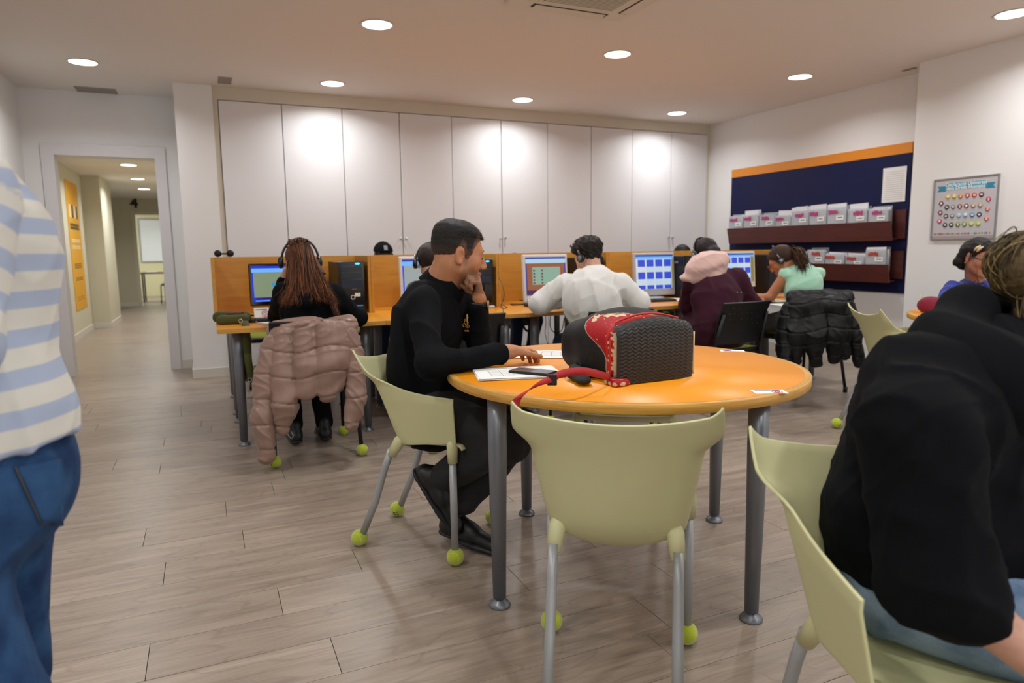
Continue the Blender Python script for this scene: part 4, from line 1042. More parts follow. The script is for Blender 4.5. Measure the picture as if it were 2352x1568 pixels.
# ---------------------------------------------------------------- man in the black polo at the orange table
def man():
    f = V3(0.733, -0.68, 0); r = V3(-0.68, -0.733, 0)
    J = dict(pel=V3(0.815, 2.645, 0.565), shR=at(974, 700, 2.62), shL=at(1070, 690, 2.94), elR=at(985, 838, 2.43), wrR=at(1150, 812, 2.56),
             elL=at(1108, 806, 2.84), wrL=at(1101, 696, 2.74), neck=at(1012, 678, 2.80), chest=at(988, 742, 2.78), waist=at(962, 830, 2.80))
    J['hipR'] = J['pel']+r*0.09+f*0.03; J['hipL'] = J['pel']-r*0.09+f*0.03
    J['knR'] = at(1168, 1010, 2.56); J['knL'] = at(1195, 985, 2.74); J['anR'] = at(1012, 1100, 2.72); J['anL'] = at(1052, 1165, 2.80)
    R = root('man in a black long-sleeved polo resting his chin on his hand at the orange table', J['pel'])
    H = Head(at(1053, 589, 2.76), HR*math.cos(math.radians(19))+HF*math.sin(math.radians(19)), math.radians(9), 0.0, 1.03)
    # skin: head and neck, hands, slim inner body
    A = Field(); H.add(A, at(1018, 664, 2.80), 0.060); A.cone(H.w(0.0, -0.03, -0.03), at(1008, 650, 2.80), 0.056, 0.064, 0.03)
    sc = 1.0
    Bf = Field(); d = nrm(HR*0.62+HF*0.66-UP*0.12); hand(Bf, J['wrR']+nrm(J['wrR']-J['elR'])*0.035+UP*0.006, d, -UP+HR*0.15, -1, (12, 38, 22), 1.0, (0.75, 0.55, 0.2)); Bf.cone(J['elR']*0.4+J['wrR']*0.6, J['wrR']+nrm(J['wrR']-J['elR'])*0.03, 0.036, 0.027, 0.02)
    Cf = Field(); wl = J['wrL']; hand(Cf, wl+UP*0.012, nrm(UP*0.93-HR*0.05-HF*0.1), nrm(-HR*0.95-HF*0.15), -1, (78, 75, 40), 1.02, (0.35, 0.3, 0.8)); Cf.cone(wl*0.6+J['elL']*0.4, wl+UP*0.01, 0.033, 0.027, 0.02)
    Df = Field(); torso(Df, J, f, -0.03); sleeve(Df, J, 'R', (0.048, 0.042, 0.03)); sleeve(Df, J, 'L', (0.048, 0.042, 0.03)); legs(Df, J, -0.02, fb=f)
    Df.cone(J['knR'], J['anR'], 0.05, 0.036, 0.02); Df.cone(J['knL'], J['anL'], 0.05, 0.036, 0.02)
    body = part(R, 'body', [A.mesh(0.0032), Bf.mesh(0.0032), Cf.mesh(0.0032), Df.mesh(0.012)], SKIN, skin_tint(tan_skin, H, '#8f5546', '#5a4335', 0.55))
    brows(R, H, '#17100c', 0.0042)
    # lowered eyelid line with lashes
    for x in (-1, 1): MB().tube([H.w(x*0.019, 0.0885, 0.004), H.w(x*0.031, 0.0905, 0.0015), H.w(x*0.043, 0.0845, 0.005)], 0.0014*H.sc, 6).build('eyelashes', mat('lash', '#0c0806', 0.7), R, True)
    MB().sphere(H.w(0.0615, 0.048, -0.008), 0.0022, 8, 6).build('mole', mat('mole', '#3a2018', 0.7), R, True)
    # hair: short top, faded sides
    hl = lambda L: L[:, 2]-np.interp(L[:, 1], [-0.12, -0.06, -0.03, -0.012, 0.004, 0.014, 0.030, 0.040, 0.055, 0.080, 0.11], [-0.066, -0.062, -0.03, 0.016, 0.010, -0.022, -0.020, 0.030, 0.058, 0.078, 0.10])
    def th(L):
        q = hl(L); t = 0.0012+0.010*sstep(0.055, 0.10, L[:, 2])+0.006*sstep(0.085, 0.12, L[:, 2])+0.004*sstep(0.03, 0.07, L[:, 2])*sstep(-0.02, -0.08, L[:, 1])
        t = t+0.003*sstep(-0.05, 0.02, L[:, 2])*sstep(-0.02, -0.07, L[:, 1])
        return np.where(q > 0, t*sstep(0, 0.010, q)+0.0004, -0.004)
    dark = np.array(lin('#15110e')[:3]); fade = np.array(lin('#6d4c39')[:3])
    def ht(P):
        L = H.loc(P); q = np.clip(sstep(0.0, 0.075, hl(L)+0.0*L[:, 2]), 0, 1); g = sstep(-0.055, 0.055, L[:, 2]); q = np.clip(np.minimum(q*1.15, 1)*(0.15+0.85*g), 0, 1)
        return dark*q[:, None]+fade*(1-q[:, None])
    part(R, 'hair', hair_mesh(H, th, 0.0030, 0.0012, 130, 4), HAIR, ht)
    tufts(R, H, 2200, 0.020, 0.0011, [lin(c)[:3] for c in ('#15110e', '#1f1813', '#0f0c0a', '#2a2019')], 5, lambda L: L[:, 2] > 0.078+0.12*np.maximum(0, -L[:, 1]-0.05), V3(0, 1, 0.2), 0.3, 0.45)
    blk = cloth('polo_black', '#141519', var=0.1)
    T = Field(); torso(T, J, f, 0.004, 0.03, 1.0, 0.70, sw=0.050); sleeve(T, J, 'R', (0.061, 0.051, 0.038)); sleeve(T, J, 'L', (0.062, 0.052, 0.038), end=0.93)
    T.cone(J['chest']-f*0.02, J['pel']-f*0.045+UP*0.03, 0.15, 0.175, 0.05, f, 0.72); T.cone(at(1003, 652, 2.82), at(985, 695, 2.82), 0.050, 0.085, 0.04)
    T.mod(folds(0.006, 14, 3, ax=(0, 0, 1))); T.mod(folds(0.0022, 30, 9))
    part(R, 'polo_shirt', T.mesh(0.0055), blk)
    # collar: a band folded round the neck, open at the throat, and a button placket
    nb = at(1019, 657, 2.80); tz = nrm(UP*0.80+HR*0.55); ex = nrm(f-tz*np.dot(f, tz)); ey = np.cross(tz, ex)
    def col(u, v):
        a = -2.75+5.5*u; rr = 0.079+0.016*v; h = 0.030-0.052*v-0.034*math.cos(a)*1.0+0.0
        lift = 0.028*(1-v)
        drop = -0.030*max(0, math.cos(a))**2*(1 if v > 0.5 else 0.75)
        p = nb+ex*rr*math.cos(a)*1.12+ey*rr*math.sin(a)+tz*(0.022-0.05*v+lift+drop); return tuple(p)
    c = MB().grid(col, 48, 8).build('collar', blk, R, True); s_ = c.modifiers.new('thick', 'SOLIDIFY'); s_.thickness = 0.006
    ch = J['chest']; fr = lambda h, o=0.0: ch+f*(0.117+o)+UP*h-r*0.0
    # emblem on the chest (gold thread)
    gold = mat('gold_thread', '#b8842a', 0.5, 0.3)
    e0 = at(1071, 745, 2.66); ex_, ey_ = (HR*0.9-HF*0.3)*0.72, UP*0.72
    em = MB()
    for cx, cz, rr in ((0.0, 0.010, 0.012), (-0.012, -0.004, 0.010), (0.008, -0.010, 0.009), (-0.004, 0.022, 0.008)):
        em.tube([e0+ex_*(cx+rr*math.cos(t))+ey_*(cz+rr*math.sin(t)) for t in np.linspace(0, 6.283, 17)], 0.0010, 5, False)
    em.tube([e0+ex_*0.006+ey_*-0.02, e0+ex_*0.006+ey_*0.055], 0.0022, 5); em.tube([e0+ex_*0.0+ey_*0.035, e0+ex_*0.006+ey_*0.050, e0+ex_*0.013+ey_*0.036], 0.0016, 5)
    for q in range(4): em.tube([e0+ex_*(-0.010+0.007*q)+ey_*-0.030, e0+ex_*(-0.007+0.007*q)+ey_*-0.040], 0.0012, 5)
    em.build('chest_emblem', gold, R, True)
    tr = cloth('trousers_charcoal', '#2b2a29', var=0.12); Tr = Field(); legs(Tr, J, 0.004, (0.092, 0.074, 0.062), fb=f, cuff=0.90); Tr.mod(folds(0.006, 16, 5)); Tr.mod(folds(0.002, 36, 6))
    part(R, 'trousers', Tr.mesh(0.007), tr)
    sh_m = mat('black_leather', '#101012', 0.45, bump=0.2, bscale=200); so_m = mat('rubber_sole', '#17181c', 0.6)
    toe = at(1050, 1240, 2.74); d = nrm(toe-at(950, 1085, 2.72)); shoe(J['anR'], d, nrm(HR*0.8+UP*0.55-HF*0.1), 0.285, 'shoe', sh_m, R, so_m, 0.085, 0.005, True)
    shoe(V3(J['anL'][0], J['anL'][1], 0.105)+HR*0.0, nrm(HR*0.8-HF*0.55-UP*0.08), UP, 0.28, 'shoe', sh_m, R, so_m, 0.085, 0.006)
    # watch strap on the raised wrist
    w0 = J['wrL']-UP*0.004
    t = thing('wrist_watch', 'dark wrist watch with a gold rim on the raised wrist', 'watch', tuple(w0))
    MB().tube([w0+(HR*math.cos(a)*1.0+HF*math.sin(a)*0.85)*0.0335 for a in np.linspace(0, 6.283, 25)], 0.0075, 8, False, 1.3).build('strap', black_pl, t, True)
    cc = w0+nrm(HR*0.9-HF*0.3)*0.037; MB().tube([cc-HR*0.003, cc+HR*0.004], [0.016, 0.015], 18).build('case', gold, t, True)
    return R, H, J
MAN = man()

# ---------------------------------------------------------------- people seated at the desks
def seated_joints(pel, f, J, feet=0.40, kz=0.50, az=0.10, spread=0.10):
    f = nrm(V3(f[0], f[1], 0)); r = np.cross(f, UP); pel = V3(pel); J = dict(J); J['pel'] = pel
    for s, q in (('R', 1), ('L', -1)):
        J.setdefault('hip'+s, pel+r*q*0.09+f*0.04); J.setdefault('kn'+s, V3(*(pel+r*q*spread+f*0.43)[:2], kz)); J.setdefault('an'+s, V3(*(pel+r*q*(spread-0.01)+f*feet)[:2], az))
    return J, f, r
def basic_person(label, pel, f, J, H, top_m, trou_m, skin, e=0.0, vox=0.009, hands=True, sleeve_end=1.0, sl=(0.062, 0.052, 0.040), shoes='#17171b', tw=1.0, hv=0.0055, fold=0.005, top_name='top', sleeves=True, fs=0.68, sw=0.055, seed=1, neck_r=0.054, feet=0.40, torso_extra=None):
    J, f, r = seated_joints(pel, f, J, feet); R = root(label, pel)
    A = Field(); H.add(A, J['neck'], neck_r)
    pcs = [A.mesh(hv)]
    Hd = Field()
    for s, q in (('R', 1), ('L', -1)):
        d = nrm(J['wr'+s]-J['el'+s]); pn = J.get('palm'+s, -UP)
        hand(Hd, J['wr'+s]+d*0.02, J.get('hd'+s, d), pn, -q, J.get('curl'+s, (20, 30, 20)), 0.95)
        Hd.cone(J['sh'+s], J['el'+s], 0.047, 0.040, 0.02); Hd.cone(J['el'+s], J['wr'+s]+d*0.03, 0.040, 0.026, 0.02)
    pcs.append(Hd.mesh(0.005 if hands else 0.009))
    B = Field(); torso(B, J, f, -0.035); legs(B, J, -0.02, fb=f); pcs.append(B.mesh(0.016))
    part(R, 'body', pcs, SKIN, skin_tint(skin, H))
    T = Field(); torso(T, J, f, e, 0.04, tw, fs, sw=sw)
    if sleeves:
        for s in 'RL': sleeve(T, J, s, sl, e*0.5, end=sleeve_end)
    if torso_extra: torso_extra(T, J, f, r)
    T.mod(folds(fold, 15, seed, ax=(0, 0, 1))); T.mod(folds(fold*0.4, 32, seed+7))
    part(R, top_name, T.mesh(vox), top_m)
    Tr = Field(); legs(Tr, J, 0.004, fb=f, cuff=0.95); Tr.mod(folds(0.004, 16, seed+3)); part(R, 'trousers', Tr.mesh(0.011), trou_m)
    sm = mat('shoe_'+shoes, shoes, 0.5)
    for s in 'RL': shoe(J['an'+s], f, UP, 0.255, 'shoe', sm, R, sm, 0.085, 0.008)
    return R, J, f, r
DY = V3(0, 1, 0)
jeans_m = cloth('jeans_dark', '#23304c', var=0.15); blackc = cloth('black', '#131316', var=0.1)

# girl with long hair in a black hoodie
H = Head(at(690, 603, 4.18), HF*0.96-HR*0.22, math.radians(14), 0.0, 0.98, True)
J = dict(neck=at(700, 655, 4.15), chest=at(712, 705, 4.12), shL=at(652, 673, 4.12), shR=at(766, 676, 4.16), elL=at(636, 724, 4.34), wrL=at(650, 648, 4.38), elR=at(822, 729, 4.28), wrR=at(760, 716, 4.56),
         hdL=UP*0.9+HR*0.3, palmL=HR, curlL=(45, 60, 40))
GIRL, Jg, fg, rg = basic_person('long haired girl in a black hoodie with headphones, typing at a desk', (0.54, 4.24, 0.57), (0, 1), J, H, blackc, blackc, fair_skin, 0.004, 0.008, top_name='hoodie', seed=21, feet=0.15, sleeve_end=0.97,
    torso_extra=lambda T, J, f, r: (T.cone(at(668, 662, 4.05), at(705, 690, 4.0), 0.045, 0.05, 0.03), T.cone(at(705, 690, 4.0), at(748, 660, 4.05), 0.05, 0.04, 0.03)))
brown_h = [lin(c)[:3] for c in ('#4a2816', '#5c331a', '#6e3f20', '#3c2012', '#8a5028')]
def girl_hair():
    def ext(F):
        F.cone(H.w(0, -0.045, 0.03), at(690, 640, 4.07), 0.066, 0.050, 0.03); F.cone(at(690, 640, 4.07), at(672, 672, 4.0), 0.048, 0.028, 0.03)
        F.cone(at(718, 605, 4.12), at(752, 662, 4.06), 0.030, 0.018, 0.03)
    hl = hairline(0.075, 0.03, -0.03, -0.10)
    m = hair_mesh(H, lambda L: np.where(hl(L) > 0, 0.009, -0.006)*1.0+np.where(L[:, 2] < -0.06, 0.006, 0), 0.006, 0.004, 70, 3, ext)
    part(GIRL, 'hair', m, HAIR, lambda P: np.tile(np.array(brown_h[1]), (len(P), 1)))
    top = H.w(0, -0.02, 0.135)
    ro = [H.w(-0.070, -0.03, 0.08), H.w(-0.048, -0.085, 0.085), H.w(0, -0.105, 0.085), H.w(0.048, -0.085, 0.085), H.w(0.070, -0.03, 0.07)]
    mi = [at(662, 632, 4.05), at(675, 640, 4.0), at(693, 645, 3.99), at(712, 640, 4.0), at(738, 632, 4.05)]
    ti = [at(642, 688, 4.02), at(655, 700, 3.97), at(690, 695, 3.95), at(728, 688, 3.97), at(778, 698, 4.04)]
    strands(GIRL, 'hair_locks', ro, ti, HAIR, 420, 0.0030, 0.012, 5, mi, 0.006, col=brown_h)
    strands(GIRL, 'hair_locks', [H.w(-0.06, -0.03, 0.125), H.w(0, -0.05, 0.135), H.w(0.06, -0.03, 0.125)], ro[1:4], HAIR, 220, 0.0030, 0.006, 6, None, 0.007, col=brown_h)
    strands(GIRL, 'hair_locks', [at(742, 640, 4.03), at(752, 650, 4.03)], [at(776, 735, 4.02), at(784, 742, 4.04)], HAIR, 40, 0.0035, 0.006, 8, None, 0.004, col=brown_h)
girl_hair()
headphones(H, 'black over-ear headphones on the long haired girl', off=0.112, top=0.152, cup=0.036)

# person hidden behind the man in the polo
H = Head(at(990, 606, 4.60), HF*0.97-HR*0.1, math.radians(18), 0, 0.98)
J = dict(neck=at(1004, 652, 4.52), chest=at(1015, 705, 4.46), shL=at(955, 668, 4.5), shR=at(1070, 668, 4.52), elL=at(950, 722, 4.7), wrL=at(985, 718, 4.9), elR=at(1088, 722, 4.68), wrR=at(1055, 718, 4.9))
P2, *_ = basic_person('person in a charcoal top with headphones, hidden behind the man in the polo', (1.42, 4.14, 0.57), (0, 1), J, H, cloth('charcoal', '#33343a'), jeans_m, light_skin, 0.0, 0.011, hands=False, hv=0.007, seed=31)
hl2 = hairline(0.075, 0.04, 0.0, -0.075)
part(P2, 'hair', hair_mesh(H, lambda L: np.where(hl2(L) > 0, 0.016, -0.005), 0.006, 0.003, 80, 8), HAIR, lin('#2a1d17'))
headphones(H, 'slim black headphones on the person behind the man in the polo', off=0.104, top=0.15, silver=True)

# boy in the white sweatshirt
H = Head(at(1352, 594, 4.85), HF*0.70-HR*0.71, math.radians(24), 0.0, 1.0)
J = dict(neck=at(1366, 632, 4.76), chest=at(1362, 682, 4.66), shL=at(1300, 655, 4.74), shR=at(1426, 655, 4.72), elL=at(1240, 697, 4.78), wrL=at(1305, 688, 5.02), elR=at(1468, 690, 4.76), wrR=at(1420, 690, 5.02))
BOY, Jb, fb_, rb_ = basic_person('boy in a white sweatshirt with headphones leaning over a desk', (2.52, 4.06, 0.57), (0, 1), J, H, cloth('white_fleece', '#dcdad6', 0.95, 0.3), jeans_m, fair_skin, 0.012, 0.008, hands=False, top_name='sweatshirt', sl=(0.072, 0.066, 0.052), tw=1.16, seed=41, fold=0.009)
hlb = hairline(0.07, 0.04, 0.0, -0.062)
part(BOY, 'hair', hair_mesh(H, lambda L: np.where(hlb(L) > 0, (0.010+0.026*sstep(0.0, 0.09, L[:, 2]))*sstep(0, 0.02, hlb(L)), -0.005), 0.0045, 0.010, 75, 11), HAIR, lin('#1c120d'))
curl = []
g_ = np.random.default_rng(3)
for q in range(70):
    a = g_.uniform(-1, 1); p = H.w(a*0.065, g_.uniform(-0.02, 0.085), 0.0); L0 = V3(a*0.07, g_.uniform(-0.09, 0.09), 0); z = 0.10+0.045*math.sqrt(max(0, 1-(L0[0]/0.09)**2-(L0[1]/0.12)**2)); curl.append(H.w(L0[0], L0[1], z))
cm = MB()
for q, p in enumerate(curl):
    R0 = g_.uniform(0.008, 0.016); e1 = nrm(g_.normal(size=3)); e2 = nrm(np.cross(e1, g_.normal(size=3)))
    cm.tube([p+e1*R0*math.cos(t)+e2*R0*math.sin(t) for t in np.linspace(0, 4.6, 9)], [0.0042*(1-0.5*i/8) for i in range(9)], 5)
cm.build('curls', mat('curl_brown', '#20150f', 0.5), BOY, True)
headphones(H, 'silver and black headphones on the boy in white', off=0.098, top=0.158, cup=0.030, silver=True, back=-0.012)

# woman in the burgundy coat with a pink fleece hood
H = Head(at(1620, 588, 5.22), HF*0.93-HR*0.35, math.radians(26), 0, 1.0, True)
J = dict(neck=at(1625, 622, 5.14), chest=at(1645, 685, 5.04), shL=at(1592, 645, 5.10), shR=at(1692, 640, 5.12), elL=at(1580, 700, 5.22), wrL=at(1605, 694, 5.5), elR=at(1728, 700, 5.2), wrR=at(1715, 694, 5.5), waist=at(1652, 745, 5.0))
burg = cloth('burgundy', '#3a1424', 0.8, 0.1, 0.15)
BW, *_ = basic_person('woman in a burgundy coat with a pink fleece hood, working at a desk', (3.42, 4.10, 0.57), (0, 1), J, H, burg, cloth('magenta', '#8a1a44'), light_skin, 0.022, 0.009, hands=False, top_name='coat', sl=(0.068, 0.06, 0.05), tw=1.05, seed=51, fold=0.008,
    torso_extra=lambda T, J, f, r: T.cone(J['waist'], V3(3.44, 3.98, 0.50), 0.17, 0.215, 0.05, f, 0.7))
Hf = Field(); hx = nrm(HR*0.93+UP*0.36); Hf.ell(at(1624, 610, 5.02), (0.165, 0.10, 0.105), np.stack([hx, HF, np.cross(hx, HF)]), 0.03); Hf.cone(at(1642, 606, 5.02), at(1662, 592, 5.10), 0.075, 0.045, 0.03); Hf.cone(at(1570, 640, 5.04), at(1640, 630, 5.00), 0.028, 0.05, 0.04)
Hf.cone(at(1600, 600, 5.12), at(1660, 588, 5.16), 0.04, 0.045, 0.04); Hf.mod(folds(0.010, 22, 6)); Hf.mod(folds(0.002, 50, 7))
part(BW, 'hood', Hf.mesh(0.006), cloth('pink_fleece', '#d9b3aa', 1.0, 0.5, 0.5, 250), label='pink fleece hood')
hlw = hairline(0.075, 0.03, -0.01, -0.08)
def bw_ext(F): F.ball(H.w(0, -0.105, -0.02), 0.040, 0.02)
part(BW, 'hair', hair_mesh(H, lambda L: np.where(hlw(L) > 0, 0.012, -0.005), 0.0055, 0.003, 90, 12, bw_ext), HAIR, lin('#1e1113'))
headphones(H, 'black headphones on the woman in burgundy', off=0.100, top=0.150, cup=0.036, silver=True)
for px, py in ((1693, 671), (1702, 671)): MB().sphere(at(px, py, 4.885), 0.006, 10, 6).build('coat_stud', chrome, BW, True)

# woman in the mint top
H = Head(at(1796, 600, 5.66), -HR*0.80+HF*0.45, math.radians(34), math.radians(0), 0.98, True)
J = dict(neck=at(1826, 616, 5.66), chest=at(1846, 655, 5.62), shL=at(1806, 630, 5.60), shR=at(1880, 628, 5.78), elL=at(1768, 683, 5.66), wrL=at(1750, 682, 5.90), elR=at(1845, 688, 5.98), wrR=at(1795, 684, 6.05), waist=at(1848, 715, 5.64), hdL=-HR*0.3+HF*0.9)
MW, *_ = basic_person('woman in a sleeveless mint top with headphones, writing at the last desk', (4.56, 4.30, 0.57), (-0.12, 1), J, H, cloth('mint_knit', '#a9d8bd', 0.95, 0.3, 0.3, 400), cloth('grey_trousers', '#5e5c5c'), '#b5754f', 0.008, 0.008, sleeves=False, top_name='sleeveless_top', seed=61, sw=0.05)
hlm = hairline(0.075, 0.04, 0.0, -0.075)
part(MW, 'hair', hair_mesh(H, lambda L: np.where(hlm(L) > 0, 0.012, -0.005), 0.0055, 0.003, 80, 14), HAIR, lin('#38200f'))
bh = [lin(c)[:3] for c in ('#3a2211', '#4d2f18', '#2c190d', '#5d3b20')]
strands(MW, 'ponytail', [H.w(-0.02, -0.115, 0.03), H.w(0.02, -0.115, 0.03)], [at(1838, 618, 5.5), at(1850, 612, 5.52)], HAIR, 150, 0.0045, 0.02, 9, [at(1830, 583, 5.58), at(1842, 590, 5.56)], 0.014, col=bh)
part(MW, 'ponytail_core', (lambda F: (F.cone(H.w(0, -0.10, 0.03), at(1835, 592, 5.57), 0.03, 0.035, 0.02), F.cone(at(1835, 592, 5.57), at(1845, 614, 5.53), 0.033, 0.014, 0.02), F.mod(folds(0.005, 60, 3)), F.mesh(0.006))[-1])(Field()), HAIR, lin('#3a2211'))
headphones(H, 'slim silver and black headphones on the woman in mint', off=0.094, top=0.150, cup=0.026, silver=True)
gl = thing('eyeglasses', 'amber rimmed glasses on the woman in mint', 'glasses', tuple(H.w(0, 0.1, 0.01)))
amb = mat('amber_frame', '#8a4a1c', 0.3)
for x in (-1, 1):
    MB().tube([H.w(x*0.034+0.026*math.cos(a), 0.112, 0.006+0.020*math.sin(a)) for a in np.linspace(0, 6.283, 21)], 0.0022, 6, False).build('rim', amb, gl, True)
    MB().tube([H.w(x*0.060, 0.110, 0.010), H.w(x*0.079, 0.0, 0.012)], 0.002, 6).build('temple', amb, gl, True)
MB().tube([H.w(-0.01, 0.114, 0.010), H.w(0.01, 0.114, 0.010)], 0.002, 6).build('bridge', amb, gl, True)

# three people at the far row of desks
def rear_person(px, label, topz, hair, capped, seed, col):
    q = (px-1176)/FPX; d = 6.42/(0.905-0.4065*q); hc = at(px, 573, d); hc = V3(hc[0], 6.42, topz-(0.165 if not capped else 0.155))
    H = Head(hc, V3(0, -1, 0), math.radians(16 if not capped else 8), 0, 1.0); x = hc[0]; dz = hc[2]-1.13
    J = dict(neck=V3(x, 6.49, 1.0+dz), chest=V3(x, 6.53, 0.88+dz*0.7), shR=V3(x-0.17, 6.5, 0.95+dz*0.8), shL=V3(x+0.17, 6.5, 0.95+dz*0.8), elR=V3(x-0.2, 6.25, 0.81), elL=V3(x+0.2, 6.25, 0.81), wrR=V3(x-0.08, 6.1, 0.79), wrL=V3(x+0.08, 6.1, 0.79))
    P, *_ = basic_person(label, (x, 6.58, 0.57), (0, -1), J, H, col, jeans_m, brown_skin, 0.0, 0.012, hands=False, hv=0.008, seed=seed, feet=0.32)
    brows(P, H, '#1a120d'); eyes(P, H)
    hl = hairline(0.075, 0.045, 0.0, -0.06); part(P, 'hair', hair_mesh(H, lambda L: np.where(hl(L) > 0, 0.014 if not capped else 0.006, -0.005), 0.0065, 0.003, 80, seed), HAIR, lin(hair))
    return P, H
CP, CPH = rear_person(874, 'person in a black cap behind the beech screen', 1.302, '#120d0b', True, 71, cloth('dark_grey', '#26262b'))
cap = thing('cap', 'black baseball cap with a pale front badge above the screen', 'cap', tuple(CPH.w(0, 0, 0.07)))
capm = cloth('cap_black', '#15161b'); Fc = Field(); CPH.skull(Fc); Fc.mod(lambda P, D: np.maximum(D-0.017, 0.050-CPH.loc(P)[:, 2]-0.25*CPH.loc(P)[:, 1]*0))
part(cap, 'crown', Fc.mesh(0.005), capm)
def brim(u, v):
    a = (2*u-1); return tuple(CPH.w(a*0.078*(1-0.18*v*v), 0.085*math.sqrt(max(0, 1-a*a*0.55))+0.070*v*(1-0.5*a*a), 0.052-0.012*v-0.018*a*a))
o = MB().grid(brim, 20, 8).build('brim', capm, cap, True); s_ = o.modifiers.new('thick', 'SOLIDIFY'); s_.thickness = 0.004
o = MB().grid(lambda u, v: tuple(CPH.w(-0.004+0.034*u-0.012, 0.108-0.030*v-0.08*(0.2*(u-0.4))**2, 0.075+0.040*v)), 6, 6).build('front_badge', mat('badge_grey', '#8b8f98', 0.6), cap, True); s_ = o.modifiers.new('thick', 'SOLIDIFY'); s_.thickness = 0.003
DP, DPH = rear_person(1552, 'dark haired person behind the beech screen, only the hair showing', 1.262, '#17110f', False, 81, cloth('navy', '#1d2438'))
EP, EPH = rear_person(1172, 'person behind the screen whose jeans show under the desks', 1.190, '#14110f', False, 91, cloth('slate', '#30343c'))

# ---------------------------------------------------------------- woman in blue at the far table
H = Head(at(2248, 592, 4.74), -HF*0.95+HR*0.28, math.radians(18), 0, 1.02, True)
J = dict(neck=at(2238, 648, 4.86), chest=at(2235, 705, 4.90), shR=at(2190, 668, 4.80), shL=at(2298, 672, 4.98), elR=at(2160, 704, 4.58), wrR=at(2240, 716, 4.40), elL=at(2310, 712, 4.75), wrL=at(2262, 716, 4.45))
bf = nrm(V3(-0.45, -0.89, 0))
blue_m = cloth('royal_blue', '#1c2f86', 0.9)
BL, *_ = basic_person('smiling woman in a blue jumper and glasses sitting below the framed poster', at(2232, 800, 4.95)*V3(1, 1, 0)+V3(0, 0, 0.57), bf, J, H, blue_m, blackc, '#b07a60', 0.006, 0.008, top_name='jumper', seed=101, feet=0.3)
brows(BL, H, '#1a1210', 0.003); eyes(BL, H)
hlq = hairline(0.080, 0.050, 0.0, -0.085)
def bl_ext(F):
    F.cone(H.w(0.058, -0.070, 0.03), H.w(0.070, -0.072, -0.06), 0.022, 0.024, 0.02); F.cone(H.w(-0.058, -0.070, 0.03), H.w(-0.070, -0.072, -0.06), 0.022, 0.024, 0.02); F.cone(H.w(0, -0.08, 0.03), H.w(0, -0.09, -0.07), 0.05, 0.05, 0.03)
part(BL, 'hair', hair_mesh(H, lambda L: np.where(hlq(L) > 0, 0.010, -0.006)+np.where(L[:, 2] < -0.03, 0.004, 0)*(L[:, 1] < 0), 0.0055, 0.005, 90, 16, bl_ext), HAIR, lin('#14100f'))
lip = MB().tube([H.w(-0.022, 0.094, -0.058), H.w(-0.010, 0.1015, -0.066), H.w(0.010, 0.1015, -0.066), H.w(0.022, 0.094, -0.058)], 0.0032*H.sc, 8).build('smile', mat('lip_rose', '#8d3f40', 0.4), BL, True)
clipm = mat('clip_cream', '#e0c9a2', 0.4)
hc = thing('hair_clip', 'two cream hair clips in the dark hair of the woman in blue', 'hair clip', tuple(H.w(0.07, 0.03, 0.08)))
for k in (0, 1): MB().tube([H.w(0.078, 0.012+0.020*k, 0.055), H.w(0.079, 0.022+0.020*k, 0.078), H.w(0.068, 0.034+0.020*k, 0.098)], [0.006, 0.009, 0.005], 10).build('clip', clipm, hc, True)
gl = thing('eyeglasses', 'teal rimmed glasses on the smiling woman in blue', 'glasses', tuple(H.w(0, 0.1, 0.01)))
tealm = mat('teal_frame', '#2f5a60', 0.3)
for x in (-1, 1):
    MB().tube([H.w(x*0.034+0.027*math.cos(a), 0.106, 0.006+0.021*math.sin(a)) for a in np.linspace(0, 6.283, 21)], 0.0028, 6, False).build('rim', tealm, gl, True)
    MB().tube([H.w(x*0.060, 0.105, 0.012), H.w(x*0.081, 0.0, 0.014)], 0.0028, 6).build('temple', tealm, gl, True)
MB().tube([H.w(-0.01, 0.108, 0.010), H.w(0.01, 0.108, 0.010)], 0.0024, 6).build('bridge', tealm, gl, True)
MB().sphere(H.w(0.088, -0.012, -0.036), 0.007, 10, 8).build('earring', mat('gold', '#c79a3a', 0.25, 1.0), BL, True)
MB().tube([J['neck']+bf*0.055+UP*0.03+HR*0.05*math.cos(a)+UP*0.06*(math.sin(a)-1)*0.6+bf*0.045*(1-math.sin(a)) for a in np.linspace(0, math.pi, 15)], 0.002, 6).build('necklace', mat('gold', '#c79a3a', 0.25, 1.0), BL, True)
lc = copy_tree(lime0); lime_chair(lc, (at(2232, 800, 5.0)[0]+0.02, at(2232, 800, 5.0)[1]+0.06), bf, 'lime plastic armchair under the woman in blue')

